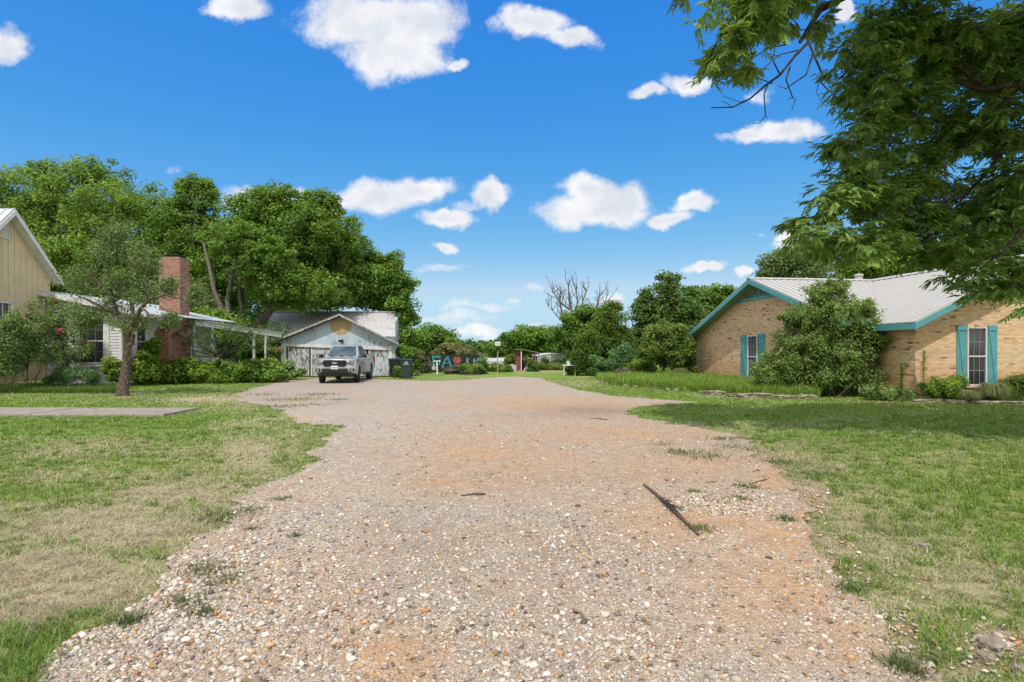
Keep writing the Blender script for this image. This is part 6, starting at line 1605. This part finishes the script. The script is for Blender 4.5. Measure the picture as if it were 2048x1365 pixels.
    T_ = [([(1640,10), (1622,50), (1616,85), (1590,112), (1560,150), (1530,172), (1500,198), (1465,215), (1422,216)], 5), ([(1617,85), (1632,120), (1645,150), (1638,160), (1655,180), (1668,190), (1664,210)], 3),
          ([(1625,110), (1612,150), (1590,165), (1572,178), (1555,172)], 2.5), ([(1580,135), (1572,160), (1585,195), (1591,200), (1583,222)], 2.2), ([(1585,195), (1574,200)], 1.3), ([(1535,170), (1528,190), (1531,232), (1520,246), (1505,248)], 2),
          ([(1531,232), (1535,236)], 1.2), ([(1640,150), (1633,185), (1640,200)], 1.5), ([(1655,182), (1640,205), (1634,222)], 1.3), ([(1560,150), (1545,120), (1552,85), (1575,50)], 2), ([(1545,168), (1500,150), (1470,140)], 1.6), ([(1500,198), (1480,205), (1445,192)], 1.3),
          ([(1465,215), (1450,205), (1442,204)], 1.1), ([(1600,100), (1560,110), (1530,135), (1520,170)], 1.8), ([(1572,90), (1540,95), (1500,120), (1470,155), (1430,175)], 2), ([(1622,60), (1590,60), (1560,75), (1520,90)], 1.8)]
    for pts, r0 in T_:
        n = len(pts); z.tube([P(x, y, D+.15*math.sin(i*1.3+r0)) for i, (x, y) in enumerate(pts)], [max(.7, r0*(1-.75*i/(n-1)))*D/F for i in range(n)], 6)
    z.build('bare_twig', M['bark_dark'], t)
big_pecan()

# ================================================================== SKY with clouds, SUN, CAMERA
AZ, EL = math.radians(191), math.radians(58)     # the sun stands behind the viewer, a little left
W = bpy.data.worlds.new('World'); scene.world = W; W.use_nodes = True; nt = W.node_tree; bg = nt.nodes['Background']
sky = N(nt, 'ShaderNodeTexSky', sky_type='NISHITA'); sky.sun_disc = False; sky.sun_elevation = EL; sky.sun_rotation = AZ; sky.air_density = 1.0; sky.dust_density = .35; sky.ozone_density = 2.2
tc = N(nt, 'ShaderNodeTexCoord'); sx = N(nt, 'ShaderNodeSeparateXYZ'); L(nt, tc.outputs['Generated'], sx.inputs[0])
def mth(op, a, b=None, c=None, clamp=False):
    m = N(nt, 'ShaderNodeMath', operation=op, use_clamp=clamp)
    for i, v in enumerate((a, b, c)):
        if v is None: continue
        if isinstance(v, (int, float)): m.inputs[i].default_value = v
        else: L(nt, v, m.inputs[i])
    return m.outputs[0]
yy = mth('MAXIMUM', sx.outputs[1], .02)
u = mth('DIVIDE', sx.outputs[0], yy); v = mth('DIVIDE', sx.outputs[2], yy)
cv = N(nt, 'ShaderNodeCombineXYZ'); L(nt, u, cv.inputs[0]); L(nt, v, cv.inputs[1])
wn = noise_tex(nt, cv.outputs[0], 7, 6, .6); wn2 = noise_tex(nt, cv.outputs[0], 17, 8, .66)
ofs = N(nt, 'ShaderNodeVectorMath', operation='SUBTRACT'); L(nt, wn.outputs['Color'], ofs.inputs[0]); ofs.inputs[1].default_value = (.5, .5, .5)
sc_ = N(nt, 'ShaderNodeVectorMath', operation='SCALE'); L(nt, ofs.outputs[0], sc_.inputs[0]); sc_.inputs['Scale'].default_value = .085
pp = N(nt, 'ShaderNodeVectorMath', operation='ADD'); L(nt, cv.outputs[0], pp.inputs[0]); L(nt, sc_.outputs[0], pp.inputs[1])
CL = [(740,40,150,60,1), (790,100,110,60,1), (840,40,85,60,.95), (1060,50,85,36,1), (1140,78,60,26,.95), (465,12,68,26,.9), (8,92,50,40,1), (912,128,26,13,.85), (1565,262,76,30,1), (1500,272,34,18,.9), (1450,278,26,9,.6), (1365,165,44,24,.9), (1300,182,30,16,.9), (1520,190,30,16,.5),
      (760,395,95,38,1), (840,375,70,28,1), (700,400,40,26,.8), (890,436,62,22,1), (978,392,42,26,1), (930,410,30,12,.6), (1190,420,118,40,1), (1180,375,66,30,1), (1255,400,48,40,.9), (1345,435,50,20,.9), (1385,405,42,22,.95), (540,390,90,24,.95), (460,395,40,20,.6),
      (885,503,34,10,.85), (880,543,46,9,.55), (1068,578,26,7,.6), (955,612,66,10,.6), (900,632,90,13,.5), (960,660,60,12,.7), (1407,537,42,11,.95), (1492,547,22,8,.8), (1220,606,26,12,.8), (1690,15,22,34,.9), (1600,492,46,20,.9), (840,640,60,10,.35), (350,340,24,6,.25), (1060,655,20,6,.5), (1020,600,22,5,.4), (1770,500,60,25,.8), (1520,470,12,6,.5),
      (2300,200,150,60,1), (-300,250,140,50,1), (2500,450,160,50,.9), (-250,480,120,30,.8)]
den = None; und = None
for px, py, rx, ry, k in CL:
    cu_, cv_ = (px-1024)/F, (HY-py)/F
    s1 = N(nt, 'ShaderNodeVectorMath', operation='SUBTRACT'); L(nt, pp.outputs[0], s1.inputs[0]); s1.inputs[1].default_value = (cu_, cv_, 0)
    s2 = N(nt, 'ShaderNodeVectorMath', operation='MULTIPLY'); L(nt, s1.outputs[0], s2.inputs[0]); s2.inputs[1].default_value = (F/rx/1.15, F/ry/1.15, 0)
    s3 = N(nt, 'ShaderNodeVectorMath', operation='LENGTH'); L(nt, s2.outputs[0], s3.inputs[0])
    d_ = mth('MULTIPLY', mth('SUBTRACT', 1.0, s3.outputs['Value']), k if k > .8 else k*.8)
    if k < .8: d_ = mth('MINIMUM', d_, k*.45)
    den = d_ if den is None else mth('MAXIMUM', den, d_)
edge = mth('ADD', den, mth('MULTIPLY', mth('SUBTRACT', wn2.outputs[0], .5), 1.05))
mr = N(nt, 'ShaderNodeMapRange', interpolation_type='SMOOTHSTEP'); L(nt, edge, mr.inputs[0]); mr.inputs[1].default_value = -.04; mr.inputs[2].default_value = .50
front = mth('GREATER_THAN', sx.outputs[1], .05)
fac = mth('MULTIPLY', mr.outputs[0], front)
# darker, bluer belly where the cloud is thick, from a noise read a little higher up
wn3 = noise_tex(nt, cv.outputs[0], 12, 5, .6)
shade = mth('ADD', mth('MULTIPLY', wn3.outputs[0], .9), mth('MULTIPLY', den, -.25))
cr = ramp(nt, shade, [(.20, (5.2, 5.5, 6.1)), (.36, (6.3, 6.4, 6.7)), (.50, (7.2, 7.2, 7.3))])
CLOUD_K = 1.0
hs = N(nt, 'ShaderNodeHueSaturation'); hs.inputs['Saturation'].default_value = 1.22; hs.inputs['Value'].default_value = 1.22; L(nt, sky.outputs[0], hs.inputs['Color'])
SK = 0.14
sc3 = N(nt, 'ShaderNodeSeparateColor'); L(nt, hs.outputs[0], sc3.inputs[0]); cc3 = N(nt, 'ShaderNodeCombineColor')
for i_, (ga, gg, mx_) in enumerate(((1.75, 1.44, .50), (.935, .74, .74), (.92, .20, .90))):     # film-like response of the sky colour
    L(nt, mth('MULTIPLY', mth('MINIMUM', mth('MULTIPLY', mth('POWER', mth('MULTIPLY', sc3.outputs[i_], .10), gg), ga), mx_), 1/SK), cc3.inputs[i_])
hz = N(nt, 'ShaderNodeMapRange', interpolation_type='SMOOTHSTEP'); L(nt, sx.outputs[1], hz.inputs[0])   # bright neutral veil added outside the view to lift the fill light
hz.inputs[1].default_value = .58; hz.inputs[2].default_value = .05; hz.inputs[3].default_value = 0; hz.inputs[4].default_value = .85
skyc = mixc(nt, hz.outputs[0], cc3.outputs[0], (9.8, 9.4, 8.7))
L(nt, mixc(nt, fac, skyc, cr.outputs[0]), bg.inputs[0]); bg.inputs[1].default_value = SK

sun = bpy.data.lights.new('sun', 'SUN'); sun.energy = 3.4; sun.angle = math.radians(.53); sun.color = (1, .95, .87)
so = bpy.data.objects.new('sun', sun); COL.objects.link(so)
S = Vector((math.sin(AZ)*math.cos(EL), math.cos(AZ)*math.cos(EL), math.sin(EL)))
so.rotation_euler = S.to_track_quat('Z', 'Y').to_euler(); so.location = S*60

cam = bpy.data.cameras.new('camera'); cam.sensor_width = 36; cam.lens = 36*F/2048; cam.shift_y = (HY-682.5)/2048; cam.clip_start = .05; cam.clip_end = 6000
co = bpy.data.objects.new('camera', cam); COL.objects.link(co); co.location = (0, 0, CH); co.rotation_euler = (math.radians(90), 0, 0); scene.camera = co
scene.view_settings.view_transform = 'Standard'; scene.view_settings.look = 'None'; scene.view_settings.exposure = 0
scene.cycles.max_bounces = 6; scene.cycles.diffuse_bounces = 3; scene.cycles.transparent_max_bounces = 4; scene.cycles.use_denoising = True
